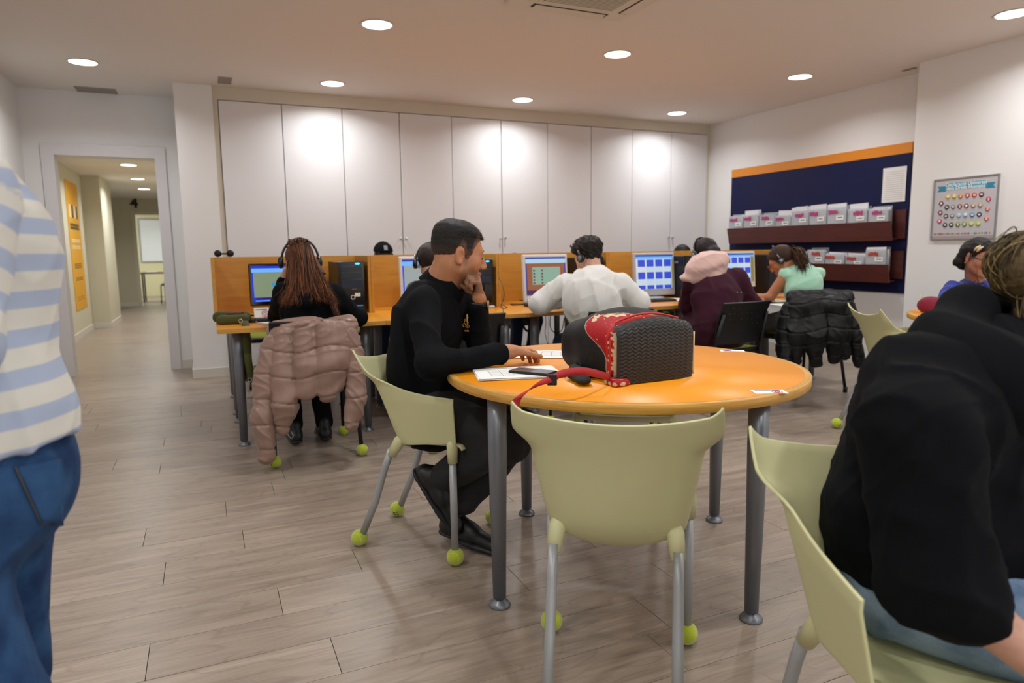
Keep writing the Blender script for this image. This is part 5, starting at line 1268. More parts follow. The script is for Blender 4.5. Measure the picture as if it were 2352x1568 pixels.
# ---------------------------------------------------------------- woman in the black hoodie
def hoodie_woman():
    f = nrm(V3(-0.20, -0.98, 0)); r = np.cross(f, UP)
    pel = V3(1.27, 0.82, 0.565)
    J = dict(pel=pel, neck=at(2290, 810, 1.33), chest=at(2220, 985, 1.31), waist=at(2130, 1180, 1.32), shR=at(2110, 985, 1.12), shL=at(2440, 930, 1.50), elR=at(2165, 1345, 1.07), wrR=at(2420, 1545, 0.98), elL=at(2560, 1250, 1.45), wrL=at(2620, 1400, 1.2))
    td = nrm(HR*0.80-HF*0.60)
    J['hipR'] = pel+r*0.09; J['hipL'] = pel-r*0.10; J['knR'] = V3(*(pel+r*0.08+td*0.43)[:2], 0.50); J['knL'] = V3(*(pel-r*0.15+td*0.43)[:2], 0.52)
    J['anR'] = V3(*(J['knR']-td*0.05)[:2], 0.10); J['anL'] = V3(*(J['knL']+td*0.05)[:2], 0.10)
    R = root('woman in a black hoodie and light jeans with her fair hair in a bun', pel)
    H = Head(at(2455, 705, 1.32), HR*0.97-HF*0.2, math.radians(20), 0, 1.0, True)
    A = Field(); H.add(A, at(2370, 850, 1.38), 0.056)
    Hd = Field()
    for s, q in (('R', 1), ('L', -1)):
        d = nrm(J['wr'+s]-J['el'+s]); hand(Hd, J['wr'+s]+d*0.02, d, -UP, -q, (15, 25, 20), 0.95)
        Hd.cone(J['sh'+s], J['el'+s], 0.047, 0.043, 0.02); Hd.cone(J['el'+s], J['wr'+s]+d*0.03, 0.043, 0.026, 0.02)
    B = Field(); torso(B, J, f, -0.03); legs(B, J, -0.02, fb=f)
    part(R, 'body', [A.mesh(0.004), Hd.mesh(0.005), B.mesh(0.014)], SKIN, skin_tint('#b98a74', H)); brows(R, H, '#5a4630'); eyes(R, H)
    blk = cloth('hoodie_black', '#121317', 0.95, 0.25, var=0.1)
    T = Field(); torso(T, dict(J, pel=pel+UP*0.07-f*0.03), f, 0.028, 0.0, 1.0, 0.78, sw=0.060)
    T.cone(J['shR'], J['elR'], 0.085, 0.080, 0.04); T.cone(J['elR'], J['elR']+(J['wrR']-J['elR'])*0.18, 0.078, 0.064, 0.03); T.cone(J['shL'], J['elL'], 0.085, 0.075, 0.04); T.cone(J['elL'], J['wrL'], 0.075, 0.05, 0.03)
    T.cone(at(2130, 900, 1.22), J['waist'], 0.11, 0.165, 0.06); T.cone(J['waist'], pel+UP*0.07-f*0.04, 0.18, 0.185, 0.05, f, 0.85)
    T.mod(folds(0.008, 13, 14, ax=(0.2, 0.2, 1))); T.mod(folds(0.0055, 24, 15)); T.mod(folds(0.0022, 46, 16))
    part(R, 'hoodie', T.mesh(0.006), blk)
    Hd2 = Field()                                        # hood lying round the neck
    pts = [at(2265, 705, 1.42), at(2218, 716, 1.33), at(2178, 800, 1.27), at(2205, 856, 1.22), at(2290, 890, 1.18), at(2430, 935, 1.22)]
    Hd2.chain(pts, [0.032, 0.036, 0.052, 0.064, 0.070, 0.068], 0.08); Hd2.chain([at(2265, 705, 1.42), at(2320, 740, 1.50), at(2420, 800, 1.48)], [0.034, 0.045, 0.045], 0.03)
    Hd2.mod(folds(0.004, 13, 25)); Hd2.mod(folds(0.0015, 30, 26)); part(R, 'hood', Hd2.mesh(0.005), blk)
    hl = hairline(0.075, 0.03, -0.01, -0.085)
    def ext(F):
        F.ell(H.w(0.02, -0.112, 0.045), (0.060, 0.045, 0.058), H.A, 0.03)
    part(R, 'hair', hair_mesh(H, lambda L: np.where((hl(L) > 0) | (L[:, 1] < -0.08), 0.011, -0.006), 0.0042, 0.004, 70, 18, ext), HAIR, lin('#5b4a2c'))
    cl = [lin(c)[:3] for c in ('#6e5a34', '#57462a', '#85703f', '#3f3220', '#75633c')]
    g = np.random.default_rng(5); cm = []; 
    bunc = H.w(0.022, -0.115, 0.045); V = []; Fq = []; cols = []; off = 0
    for q in range(520):                                  # coils of the bun
        ax = nrm(H.r*g.uniform(0.5, 1)+H.f*g.normal(0, 0.35)+H.u*g.normal(0, 0.35)); e1 = nrm(np.cross(ax, g.normal(size=3))); e2 = np.cross(ax, e1); rr = g.uniform(0.030, 0.062); c0 = bunc+ax*g.normal(0, 0.020); a0 = g.uniform(0, 6.28); sp = g.uniform(1.5, 3.6); w = g.uniform(0.0008, 0.0020); cc = np.array(cl[g.integers(len(cl))])
        K, S = 12, 5
        for i in range(K):
            a = a0+sp*i/(K-1); p = c0+(e1*math.cos(a)+e2*math.sin(a))*rr*(1+0.05*math.sin(3*a)); tg = -e1*math.sin(a)+e2*math.cos(a); n1 = e1*math.cos(a)+e2*math.sin(a)
            for j in range(S):
                t = 6.283*j/S; V.append(p+w*(1-0.7*abs(2*i/(K-1)-1)**3)*(n1*math.cos(t)+ax*math.sin(t))); cols.append(cc)
        for i in range(K-1):
            for j in range(S): Fq.append((off+i*S+j, off+i*S+(j+1) % S, off+(i+1)*S+(j+1) % S, off+(i+1)*S+j))
        off += K*S
    cols = np.array(cols); part(R, 'hair_bun', [(np.array(V), np.array(Fq))], HAIR, lambda P: cols)
    strands(R, 'hair_locks', [H.w(0.06, 0.05, 0.09), H.w(0.082, 0.02, 0.03), H.w(0.078, 0.0, -0.04), H.w(0.05, -0.06, -0.085)], [H.w(0.055, -0.09, 0.09), H.w(0.06, -0.10, 0.06), H.w(0.05, -0.105, 0.03), H.w(0.03, -0.11, 0.02)], HAIR, 900, 0.0012, 0.008, 9, [H.w(0.072, -0.03, 0.095), H.w(0.088, -0.045, 0.05), H.w(0.082, -0.06, -0.01), H.w(0.055, -0.095, -0.04)], 0.0045, col=cl)
    jm = denim('light_denim', '#8fa3bb', '#5f7795'); Tr = Field(); legs(Tr, J, 0.012, (0.10, 0.085, 0.07), fb=f, cuff=0.95); Tr.mod(folds(0.006, 14, 35)); part(R, 'jeans', Tr.mesh(0.007), jm)
    st = MB(); a0 = J['hipR']+r*0.0; ln = []
    for i in range(12):
        t = 0.12+0.8*i/11; c = J['hipR']*(1-t)+J['knR']*t; rad = 0.112-0.015*t; dirn = nrm(r*0.75+UP*0.66); ln.append(c+dirn*(rad+0.004))
    st.tube(ln, 0.0028, 6).build('side_seam', mat('seam_pale', '#b9bfc9', 0.9), R, True)
    sm = mat('shoe_white', '#c9c6c0', 0.6)
    for s in 'RL': shoe(J['an'+s], td, UP, 0.255, 'shoe', sm, R, sm, 0.085, 0.008)
    return R
def denim(name, light, dark):
    if name in MATS: return MATS[name]
    m = bpy.data.materials.new(name); m.use_nodes = True; t = NT(m); b = t.b
    tc = t.new('ShaderNodeTexCoord'); n = t.new('ShaderNodeTexNoise'); n.inputs['Scale'].default_value = 14; n.inputs['Detail'].default_value = 6
    n2 = t.new('ShaderNodeTexNoise'); n2.inputs['Scale'].default_value = 700; n2.inputs['Detail'].default_value = 2
    t.link(tc.outputs['Object'], n.inputs['Vector']); t.link(tc.outputs['Object'], n2.inputs['Vector'])
    r = t.new('ShaderNodeValToRGB'); r.color_ramp.elements[0].color = lin(dark); r.color_ramp.elements[1].color = lin(light); r.color_ramp.elements[0].position = 0.32; r.color_ramp.elements[1].position = 0.62
    t.link(n.outputs['Fac'], r.inputs[0])
    mr = t.new('ShaderNodeMapRange'); mr.inputs[1].default_value = 0.3; mr.inputs[2].default_value = 0.7; mr.inputs[3].default_value = 0.75; mr.inputs[4].default_value = 1.2; t.link(n2.outputs['Fac'], mr.inputs[0])
    mx = t.new('ShaderNodeMix', data_type='RGBA', blend_type='MULTIPLY'); mx.inputs[0].default_value = 1; t.link(r.outputs[0], mx.inputs[6]); t.link(mr.outputs[0], mx.inputs[7]); t.link(mx.outputs[2], b.inputs['Base Color'])
    b.inputs['Roughness'].default_value = 0.9; b.inputs['Specular IOR Level'].default_value = 0.2
    bm = t.new('ShaderNodeBump'); bm.inputs['Strength'].default_value = 0.3; bm.inputs['Distance'].default_value = 0.001; t.link(n2.outputs['Fac'], bm.inputs['Height']); t.link(bm.outputs[0], b.inputs['Normal'])
    MATS[name] = m; return m
hoodie_woman()

# ---------------------------------------------------------------- standing person in the striped shirt
def striped():
    f = -HR; r = np.cross(f, UP)                          # faces left: the left arm is towards the camera
    D = 1.03
    pel = at(-130, 1085, D); pel = V3(pel[0], pel[1], 0.90)
    J = dict(pel=pel, chest=at(-135, 590, D), neck=at(-175, 345, D), waist=at(-125, 820, D), shL=at(-95, 435, D-0.15), shR=at(-90, 425, D+0.19), elL=at(-120, 790, D-0.19), wrL=at(-380, 760, D-0.16), elR=at(-150, 780, D+0.24), wrR=at(-400, 740, D+0.2))
    hw = 0.10
    J['hipL'] = pel-r*hw-UP*0.02; J['hipR'] = pel+r*hw-UP*0.02
    J['knL'] = V3(*(pel-r*0.10-f*0.085)[:2], 0.50); J['knR'] = V3(*(pel+r*0.10+f*0.08)[:2], 0.50); J['anL'] = V3(*(pel-r*0.10-f*0.22)[:2], 0.10); J['anR'] = V3(*(pel+r*0.1+f*0.10)[:2], 0.10)
    R = root('standing person in a blue and white striped top and blue jeans', pel)
    H = Head(at(-240, 150, D), f, 0.1, 0, 1.0)
    A = Field(); H.add(A, J['neck'], 0.054); Hd = Field()
    for s, q in (('R', 1), ('L', -1)):
        d = nrm(J['wr'+s]-J['el'+s]); hand(Hd, J['wr'+s]+d*0.02, d, -UP, -q); Hd.cone(J['sh'+s], J['el'+s], 0.045, 0.04, 0.02); Hd.cone(J['el'+s], J['wr'+s]+d*0.03, 0.04, 0.026, 0.02)
    B = Field(); torso(B, J, f, -0.035); legs(B, J, -0.02, fb=f)
    part(R, 'body', [A.mesh(0.006), Hd.mesh(0.006), B.mesh(0.016)], SKIN, skin_tint(light_skin, H)); brows(R, H, '#2a1d15'); eyes(R, H)
    hl = hairline(); part(R, 'hair', hair_mesh(H, lambda L: np.where(hl(L) > 0, 0.014, -0.005), 0.007, 0.003, 80, 22), HAIR, lin('#2b1d14'))
    T = Field(); torso(T, J, f, 0.0, 0.0, 1.0, 0.78, sw=0.055); T.cone(J['waist']+f*0.01, pel+UP*0.055-f*0.012, 0.135, 0.166, 0.05, f, 0.95); T.cone(pel+UP*0.06-f*0.014, pel-UP*0.08-f*0.016, 0.162, 0.170, 0.03, f, 0.97)
    T.cone(J['chest']-f*0.03, J['waist']-f*0.02, 0.115, 0.10, 0.05, f, 0.9)
    for s in 'RL': sleeve(T, J, s, (0.062, 0.055, 0.042))
    tu = nrm(UP+f*0.30); T.box(pel-UP*0.028-tu*0.13, (0.4, 0.4, 0.13), np.stack([r, np.cross(tu, r), tu]), 0.003, 0.008, sub=True)
    T.mod(folds(0.0045, 14, 44)); T.mod(folds(0.0022, 30, 45))
    V, Fq = T.mesh(0.005)
    m = bpy.data.materials.new('striped_jersey'); m.use_nodes = True; t = NT(m); b = t.b
    a = t.new('ShaderNodeAttribute'); a.attribute_name = 'tint'; sp = t.new('ShaderNodeSeparateColor'); t.link(a.outputs['Color'], sp.inputs[0])
    mu = t.new('ShaderNodeMath', operation='FRACT'); t.link(sp.outputs[0], mu.inputs[0])
    cr = t.new('ShaderNodeValToRGB'); cr.color_ramp.elements[0].color = lin('#d6d2c9'); cr.color_ramp.elements[1].color = lin('#a9b4cb'); cr.color_ramp.elements[0].position = 0.52; cr.color_ramp.elements[1].position = 0.55
    t.link(mu.outputs[0], cr.inputs[0]); t.link(cr.outputs[0], b.inputs['Base Color']); b.inputs['Roughness'].default_value = 0.9; b.inputs['Specular IOR Level'].default_value = 0.2
    tc = t.new('ShaderNodeTexCoord'); n2 = t.new('ShaderNodeTexNoise'); n2.inputs['Scale'].default_value = 600; t.link(tc.outputs['Object'], n2.inputs['Vector']); bm = t.new('ShaderNodeBump'); bm.inputs['Strength'].default_value = 0.2; bm.inputs['Distance'].default_value = 0.001; t.link(n2.outputs['Fac'], bm.inputs['Height']); t.link(bm.outputs[0], b.inputs['Normal'])
    def stripe(P):
        s = (P[:, 2]+0.02*((P-pel)@f))/0.0545
        for k in 'LR':
            sh, el, wr = J['sh'+k], J['el'+k], J['wr'+k]
            for a_, b_, o in ((sh, el, 0.0), (el, wr, np.linalg.norm(el-sh))):
                ba = b_-a_; h = np.clip(((P-a_)@ba)/(ba@ba), 0, 1); d = np.linalg.norm(P-a_-h[:, None]*ba, axis=1)
                side = ((P-J['sh'+k])@r)*(1 if k == 'R' else -1)
                w = (d < 0.074) & (side > -0.045) & (h > 0.02)
                s = np.where(w, 40+(o+h*np.linalg.norm(ba))/0.0545, s)
        return np.stack([s, s, s], 1)
    part(R, 'striped_top', [(V, Fq)], m, stripe)
    jm = denim('blue_denim', '#2f5078', '#1a3156'); Tr = Field(); legs(Tr, J, 0.006, (0.100, 0.096, 0.120), fb=f, cuff=1.02)
    Tr.ell(pel-f*0.055-UP*0.045, (0.145, 0.115, 0.125), np.stack([r, f, UP]), 0.05); Tr.mod(folds(0.006, 13, 55)); jo = part(R, 'jeans', Tr.mesh(0.0065), jm)
    def hit(px, py):                                      # where the line of sight meets the denim
        d = ray(px, py); t_ = 0.5
        for _ in range(60): t_ += 0.7*float(Tr.eval((CAM+d*t_)[None])[0])
        return CAM+d*t_, float(Tr.eval((CAM+d*t_)[None])[0])
    pk = [(38, 1072), (140, 1052), (142, 1206), (96, 1200)]; G = []
    for j in range(11):
        for i in range(9):
            u, v = i/8, j/10; q = [(pk[0][k]*(1-u)+pk[1][k]*u)*(1-v)+(pk[3][k]*(1-u)+pk[2][k]*u)*v for k in (0, 1)]; h_, e_ = hit(*q); G.append(h_-ray(*q)*0.0035)
    m_ = MB(); m_._add(G, [(j*9+i, j*9+i+1, (j+1)*9+i+1, (j+1)*9+i) for j in range(10) for i in range(8)], True); po = m_.build('back_pocket', jm, R, True); s_ = po.modifiers.new('thick', 'SOLIDIFY'); s_.thickness = 0.003
    stc = mat('denim_stitch', '#4d4a44', 0.9); ed = [G[j*9]-CF*0.002 for j in range(11)]+[G[90+i]-CF*0.002 for i in range(9)]
    MB().tube(ed, 0.0013, 5).build('pocket_stitching', stc, R, True)
    MB().tube([g-CF*0.001 for g in [G[j*9+1] for j in range(10)]+[G[81+i] for i in range(1, 9)]], 0.0010, 5).build('pocket_stitching', stc, R, True)
    sh_ = mat('shoe_grey', '#55565a', 0.6)
    for s in 'RL': shoe(J['an'+s], f, UP, 0.26, 'shoe', sh_, R, sh_, 0.085, 0.008)
    return R, J, f, r, pel
STR = striped()
# ================================================================ things on the tables, coats, wall board
def ribbon(pts, wid, side, th=0.0018):
    """flat strap: points, width, side vectors (one or per point)"""
    P = [V3(p) for p in pts]; S = [nrm(side)]*len(P) if np.ndim(side[0]) == 0 else [nrm(s) for s in side]
    # smooth the path
    Q = []; 
    for i in range(len(P)-1):
        p0, p1, p2, p3 = P[max(i-1, 0)], P[i], P[i+1], P[min(i+2, len(P)-1)]
        for k in range(6):
            t = k/6; Q.append((0.5*((2*p1)+(-p0+p2)*t+(2*p0-5*p1+4*p2-p3)*t*t+(-p0+3*p1-3*p2+p3)*t**3), nrm(S[i]*(1-t)+S[i+1]*t)))
    Q.append((P[-1], S[-1])); vs = []; n = len(Q)
    for p, s in Q: vs += [p-s*wid/2, p+s*wid/2]
    m = MB(); m._add(vs, [(2*i, 2*i+1, 2*i+3, 2*i+2) for i in range(n-1)], True); return m
def strap(name, pts, wid, side, m, parent, th=0.002):
    o = ribbon(pts, wid, side).build(name, m, parent, True); s = o.modifiers.new('thick', 'SOLIDIFY'); s.thickness = th; s.offset = 0; return o

# ---- backpack lying on the round table
def backpack():
    bl = onz(1424, 886, TZ); br = onz(1590, 866, TZ); ex = nrm(br-bl); ey = nrm(np.cross(UP, ex)); w = np.linalg.norm(br-bl)+0.025
    o = (bl+br)/2-ex*0.004; Hh, L = 0.207, 0.36; A = np.stack([ex, ey, UP])
    W = lambda x, y, z: o+ex*x+ey*y+UP*z
    bp = thing('backpack', 'black quilted backpack with peeling red trim and a chevron base on the orange table', 'backpack', tuple(o))
    bp.location = tuple(o)
    F = Field()
    F.box(W(0, 0.115, Hh*0.47), (w/2, 0.112, Hh*0.47), A, 0.050, 0.05); F.box(W(-0.012, 0.25, Hh*0.45), (w/2-0.004, 0.13, Hh*0.45), A, 0.075, 0.06)
    F.ell(W(0, 0.165, Hh*0.62), (w/2-0.008, 0.155, Hh*0.50), A, 0.06)
    def quilt(P, D):
        q = (P-o)@A.T; a = np.sin((q[:, 1]*1.0+q[:, 0]*0.6+q[:, 2]*0.6)*math.pi/0.019); b = np.sin((q[:, 1]*1.0-q[:, 0]*0.6-q[:, 2]*0.6)*math.pi/0.019)
        return D-0.0007*np.minimum(np.abs(a), np.abs(b))*(q[:, 1] > 0.05)
    F.mod(lambda P, D: np.maximum(D-0.0025*np.sin(((P-o)@ey)*40)*0, -((P-o)@ey)-0.002)); F.mod(quilt)
    zf = lambda q: np.clip(q[:, 2]/Hh, 0, 1.1)
    red = np.array(lin('#a3161f')[:3]); red2 = np.array(lin('#c02618')[:3]); blk = np.array(lin('#1b1a1b')[:3]); cream = np.array(lin('#cdbd97')[:3])
    def redlim(q):
        left = q[:, 0] < -w/2+0.045
        tz = sstep(0.35, 0.95, zf(q)); top = sstep(0.75, 0.9, zf(q))
        lim_side = 0.055+0.125*tz**1.2
        x = (q[:, 0]+w/2)/w
        lim_top = 0.060+0.125*np.clip(1-x/0.40, 0, 1)+0.02*np.sin(x*5)
        return np.where(left, np.minimum(lim_side, 0.055+0.16*tz), np.where(zf(q) > 0.55, lim_top, 0.03))
    def tint(P):
        q = (P-o)@A.T; l = redlim(q); nz = np.sin(q[:, 0]*173+2*np.sin(q[:, 1]*97))+np.sin(q[:, 1]*211+2*np.sin(q[:, 2]*131))+0.8*np.sin(q[:, 2]*320+q[:, 0]*260)
        c = np.where((q[:, 1] < l)[:, None], red, blk)
        edge1 = (np.abs(q[:, 1]-0.020) < 0.013+0.006*nz) & (q[:, 0] < -w/2+0.05)
        x = (q[:, 0]+w/2)/w
        edge2 = (np.abs(q[:, 1]-(l-0.022)) < 0.010+0.006*nz) & (zf(q) > 0.75) & (x < 0.45) & (x > 0.03)
        spot = (nz > 2.62) & (q[:, 1] < l-0.005) & (zf(q) > 0.6)
        rim = (np.abs(q[:, 1]-l) < 0.0016)
        c = np.where((edge1 | edge2 | spot | rim)[:, None] & (q[:, 1] < l+0.002)[:, None], cream, c)
        pip = (np.abs(q[:, 1]-(0.043+0.012*np.clip(zf(q), 0, 1))) < 0.0045) & ~edge1
        return np.where(pip[:, None], red2, c)
    part(bp, 'body', F.mesh(0.0030), attr_material('bag_fabric', 0.6, bump=0.35, bscale=500, spec=0.3), tint)
    # chevron base panel: moulded zig-zag ribs, wrapping up over the rounded edge
    wb, hb = w-0.012, Hh-0.010
    def surf(u, v):
        x = (u-0.5)*wb; s = v*(hb+0.035)
        rx = max(0.0, abs(x)-(wb/2-0.03)); bulge = 0.018*(1-(2*u-1)**2)
        ztop = hb-0.020+0.030*math.cos((u-0.5)*math.pi*0.92); s = v*(ztop+0.035)
        if s < ztop-0.035: y = -0.006-bulge*math.sin(math.pi*s/ztop)*0.7; z = s+0.004
        else:
            a = min(1.35, (s-(ztop-0.035))/0.04); y = -0.006-bulge*math.sin(math.pi*(ztop-0.035)/ztop)*0.7+0.04*(1-math.cos(a)); z = ztop-0.031+0.04*math.sin(a)
        y += 0.35*rx*rx/0.03
        return x, y, z, s
    def F2(u, v):
        x, y, z, s = surf(u, v); per = 0.0135; tri = abs(((x/0.024) % 1)-0.5)*2
        ph = ((s+tri*0.0080)/0.0118) % 1; d = 0.0018*min(1, max(0, 3.2*(0.5-abs(ph-0.5))-0.25))
        d *= 1 if 0.03 < u < 0.97 else 0
        return tuple(W(x, y-d, z+d*0.3*(v > 0.8)))
    MB().grid(F2, 280, 230).build('base_panel', mat('moulded_rubber', '#201f1e', 0.5, spec=0.45), bp, True)
    # piping along the base edge, zip, straps
    redm = mat('red_webbing', '#a5141c', 0.7, bump=0.3, bscale=900); redp = mat('red_piping', '#b9201c', 0.5); crm = mat('peeled_backing', '#cbbd9a', 0.8)
    pts = [W(-w/2+0.003, 0.036, 0.01+0.012*i) for i in range(12)]+[W(-w/2+0.03+(w-0.06)*i/14, 0.050+0.006*math.sin(i*0.2), Hh-0.012+0.028*math.sin(math.pi*(i+1)/16)) for i in range(15)]
    MB().tube(pts, 0.0038, 8).build('piping', redp, bp, True)
    MB().tube([W(w/2-0.004, 0.002, 0.012+0.0145*i) for i in range(11)], 0.0032, 8).build('worn_edge', crm, bp, True)
    strap('zip_tape', [W(-w/2-0.003, 0.33, 0.085), W(-w/2-0.007, 0.27, 0.080), W(-w/2-0.009, 0.21, 0.066)], 0.012, UP, redm, bp)
    MB().tube([W(-w/2-0.012, 0.215, 0.066), W(-w/2-0.014, 0.195, 0.056), W(-w/2-0.014, 0.185, 0.040)], [0.005, 0.004, 0.003], 8).build('zip_slider', chrome, bp, True)
    # padded shoulder strap end, red adjusting strap trailing over the table edge
    pad = Field(); pad.chain([W(-w/2-0.005, 0.22, 0.03), W(-w/2-0.05, 0.15, 0.022), W(-w/2-0.085, 0.06, 0.018)], [0.030, 0.034, 0.026], 0.02, UP, 0.5); part(bp, 'shoulder_pad', pad.mesh(0.005), mat('pad_black', '#151416', 0.8))
    z0 = TZ
    P0 = W(-w/2+0.006, 0.03, 0.022); P1 = at(1345, 853, 2.0); P2 = at(1290, 858, 1.98); B0 = at(1268, 872, 1.95); P3 = at(1235, 882, 1.90); P4 = at(1200, 905, 1.80); P5 = at(1184, 928, 1.79); P6 = at(1190, 980, 1.80)
    strap('adjusting_strap', [P0, P1, P2, B0], 0.024, [UP*0.6+HF*0.4, UP*0.9+HF*0.2, UP*0.8+HF*0.5, UP*0.8+HF*0.6], redm, bp)
    strap('strap_tail', [B0+UP*0.004, P3, P4, P5, P6], 0.024, [UP*0.8+HF*0.6, UP*0.5+HF*0.8+HR*0.3, HF*0.6+HR*0.75, HR*0.9+HF*0.3, HR*0.95], redm, bp)
    MB().obox(B0, (HR, HF, UP), (0.014, 0.006, 0.016), 0.003).build('buckle', black_pl, bp, True)
    g = Field(); g.box(W(-w/2+0.012, 0.012, 0.012), (0.030, 0.035, 0.012), A, 0.010, 0.01); part(bp, 'corner_patch', g.mesh(0.003), attr_material('bag_fabric', 0.6), lambda P: np.where((np.sin(P[:, 0]*190+3*np.sin(P[:, 1]*120))+np.sin(P[:, 2]*300) > -0.4)[:, None], red, cream))
    return bp
backpack()

# ---- papers and phone
def sheet_stack(corners_px, z, n, label, jit, lines=True):
    c = [onz(px, py, z) for px, py in corners_px]; ctr = sum(c)/4; ex = nrm((c[1]-c[0])+(c[2]-c[3])); ey = nrm(np.cross(UP, ex))
    t = thing('paper_stack' if n > 1 else 'paper_sheet', label, 'paper', (ctr[0], ctr[1], z)); a0 = math.atan2(ex[1], ex[0])
    g = np.random.default_rng(n+len(label))
    for i in range(n):
        a = a0+(g.normal(0, jit) if i < n-1 else 0); o = MB().box(-0.1485, 0.1485, -0.105, 0.105, 0, 0.0006).build('sheet', paper_m, t)
        o.location = (g.normal(0, jit*0.06), g.normal(0, jit*0.06), 0.0006+i*0.0009); o.rotation_euler = (0, 0, a)
    if lines:
        zt = 0.0006+(n-1)*0.0009+0.0006
        for k in range(7): q = MB().box(-0.10, 0.10, -0.0006, 0.0006, 0, 0.0002).build('ruled_line', ink, t); q.location = tuple(V3(0, 0, zt)+ey*(0.05-0.018*k)); q.rotation_euler = (0, 0, a0)
        for k in range(6): q = MB().box(-0.0006, 0.0006, -0.055, 0.055, 0, 0.0002).build('ruled_line', ink, t); q.location = tuple(V3(0, 0, zt)+ex*(-0.10+0.04*k)-ey*0.005); q.rotation_euler = (0, 0, a0)
        for k in range(3): q = MB().box(-0.03, 0.03, -0.002, 0.002, 0, 0.0002).build('printed_line', ink, t); q.location = tuple(V3(0, 0, zt)+ex*(-0.05+0.06*k)+ey*(0.085-0.01*(k % 2))); q.rotation_euler = (0, 0, a0)
    return t
sheet_stack([(1095, 881), (1322, 872), (1265, 838), (1070, 848)], TZ+0.0006, 8, 'loose stack of printed forms under the phone on the orange table', 0.03)
t = sheet_stack([(1176, 834), (1308, 832), (1330, 798), (1205, 797)], TZ+0.0006, 3, 'open printed pages under the hand of the man in the polo', 0.05)
pz = TZ+0.0085; c = [onz(1162, 856, pz), onz(1268, 866, pz), onz(1279, 857, pz), onz(1190, 846, pz)]; ctr = sum(c)/4; ex = nrm(c[1]-c[0])
ph = thing('phone', 'black smartphone lying on the loose paper stack', 'phone', tuple(ctr), math.atan2(ex[1], ex[0]))
MB().box(-0.079, 0.079, -0.037, 0.037, 0, 0.009, 0.003, 3).build('case', black_pl, ph); MB().box(-0.074, 0.074, -0.033, 0.033, 0.009, 0.0095).build('screen', mat('phone_glass', '#5c6066', 0.08, spec=0.8), ph)
MB().cyl((-0.055, 0.02, 0.0095), (-0.055, 0.02, 0.0099), 0.003, n=10).build('camera_dot', black_gl, ph)

# ---- desk things
def desk_z(px, py): return onz(px, py, DZ)
def tent_card(px0, px1, pyb, pyt, Y, label):
    a = ony(px0, pyb, Y); b = ony(px1, pyb, Y); h = (pyb-pyt)/FPX*Y/0.905*1.02; w_ = b[0]-a[0]
    t = thing('tent_card', label, 'card', ((a[0]+b[0])/2, Y, DZ+0.0005))
    MB().poly([(-w_/2, 0, 0), (w_/2, 0, 0), (w_/2, 0.02, h), (-w_/2, 0.02, h)], (0, 0.001, 0)).build('front', paper_m, t); MB().poly([(-w_/2, 0.04, 0), (w_/2, 0.04, 0), (w_/2, 0.02, h), (-w_/2, 0.02, h)], (0, 0.001, 0)).build('rear', paper_m, t)
    logo(t, (w_*0.24, 0.0075, h*0.42), h*0.27, (1, 0, 0), nrm((0, 0.02, h)))
    MB().obox((0, 0.0158, h*0.82), ((1, 0, 0), nrm((0, 0.02, h)), nrm((0, -h, 0.02))), (w_*0.4, h*0.03, 0.0006)).build('printed_line', ink, t)
tent_card(584, 618, 719, 699, 4.98, 'white tent card with a ring logo under the black monitor'); tent_card(1214, 1242, 690, 671, 5.02, 'white tent card with a ring logo under the brown and mint page'); tent_card(1467, 1489, 681, 662, 5.02, 'white tent card with a ring logo under the silver monitor')
key_m = mat('key_black', '#222227', 0.5)
def keyboard(x, y, label, rz=0.0):
    t = thing('keyboard', label, 'keyboard', (x, y, DZ+0.0005), rz); MB().box(-0.22, 0.22, -0.07, 0.07, 0, 0.016, 0.004).build('base', black_pl, t)
    for r_ in range(5): 
        k = MB()
        for c_ in range(15): k.box(-0.212+c_*0.0285, -0.212+c_*0.0285+0.024, -0.060+r_*0.024, -0.060+r_*0.024+0.020, 0.0162, 0.021)
        k.build('key_row', key_m, t)
keyboard(0.46, 4.76, 'black keyboard in front of the long haired girl'); keyboard(1.52, 4.80, 'black keyboard at the desk behind the man in the polo'); keyboard(2.52, 4.86, 'black keyboard at the desk of the boy in white'); keyboard(3.42, 4.80, 'black keyboard beside the white sheet near the burgundy sleeve', -0.1); keyboard(4.42, 4.92, 'black keyboard at the last desk by the woman in mint')
def flat_sheet(px, py, rz, label, w_=0.21, h_=0.29):
    p = desk_z(px, py); t = thing('paper_sheet', label, 'paper', (p[0], p[1], DZ+0.0006), rz); MB().box(-w_/2, w_/2, -h_/2, h_/2, 0, 0.001).build('sheet', paper_m, t)
    MB().box(-w_*0.3, w_*0.25, h_*0.12, h_*0.15, 0.001, 0.0013).build('printed_line', ink, t); MB().box(-w_*0.1, w_*0.3, -h_*0.2, -h_*0.12, 0.001, 0.0013).build('printed_block', ink, t)
flat_sheet(628, 738, 0.5, 'white sheet of paper at the elbow of the long haired girl'); flat_sheet(1543, 688, -0.35, 'white printed sheet on the desk beside the burgundy sleeve'); flat_sheet(1770, 690, 0.15, 'white sheet under the forearm of the woman in mint', 0.21, 0.297); flat_sheet(1800, 700, -0.2, 'blue-grey sheet hanging at the desk edge near the woman in mint', 0.15, 0.21)
p = desk_z(1195, 700); dp = thing('phone', 'black phone lying on the desk beside the white sleeve', 'phone', (p[0], p[1], DZ+0.0005), -0.1)
MB().box(-0.075, 0.075, -0.036, 0.036, 0, 0.009, 0.003).build('case', black_pl, dp); MB().box(-0.07, 0.07, -0.032, 0.032, 0.009, 0.0096).build('screen', black_gl, dp)
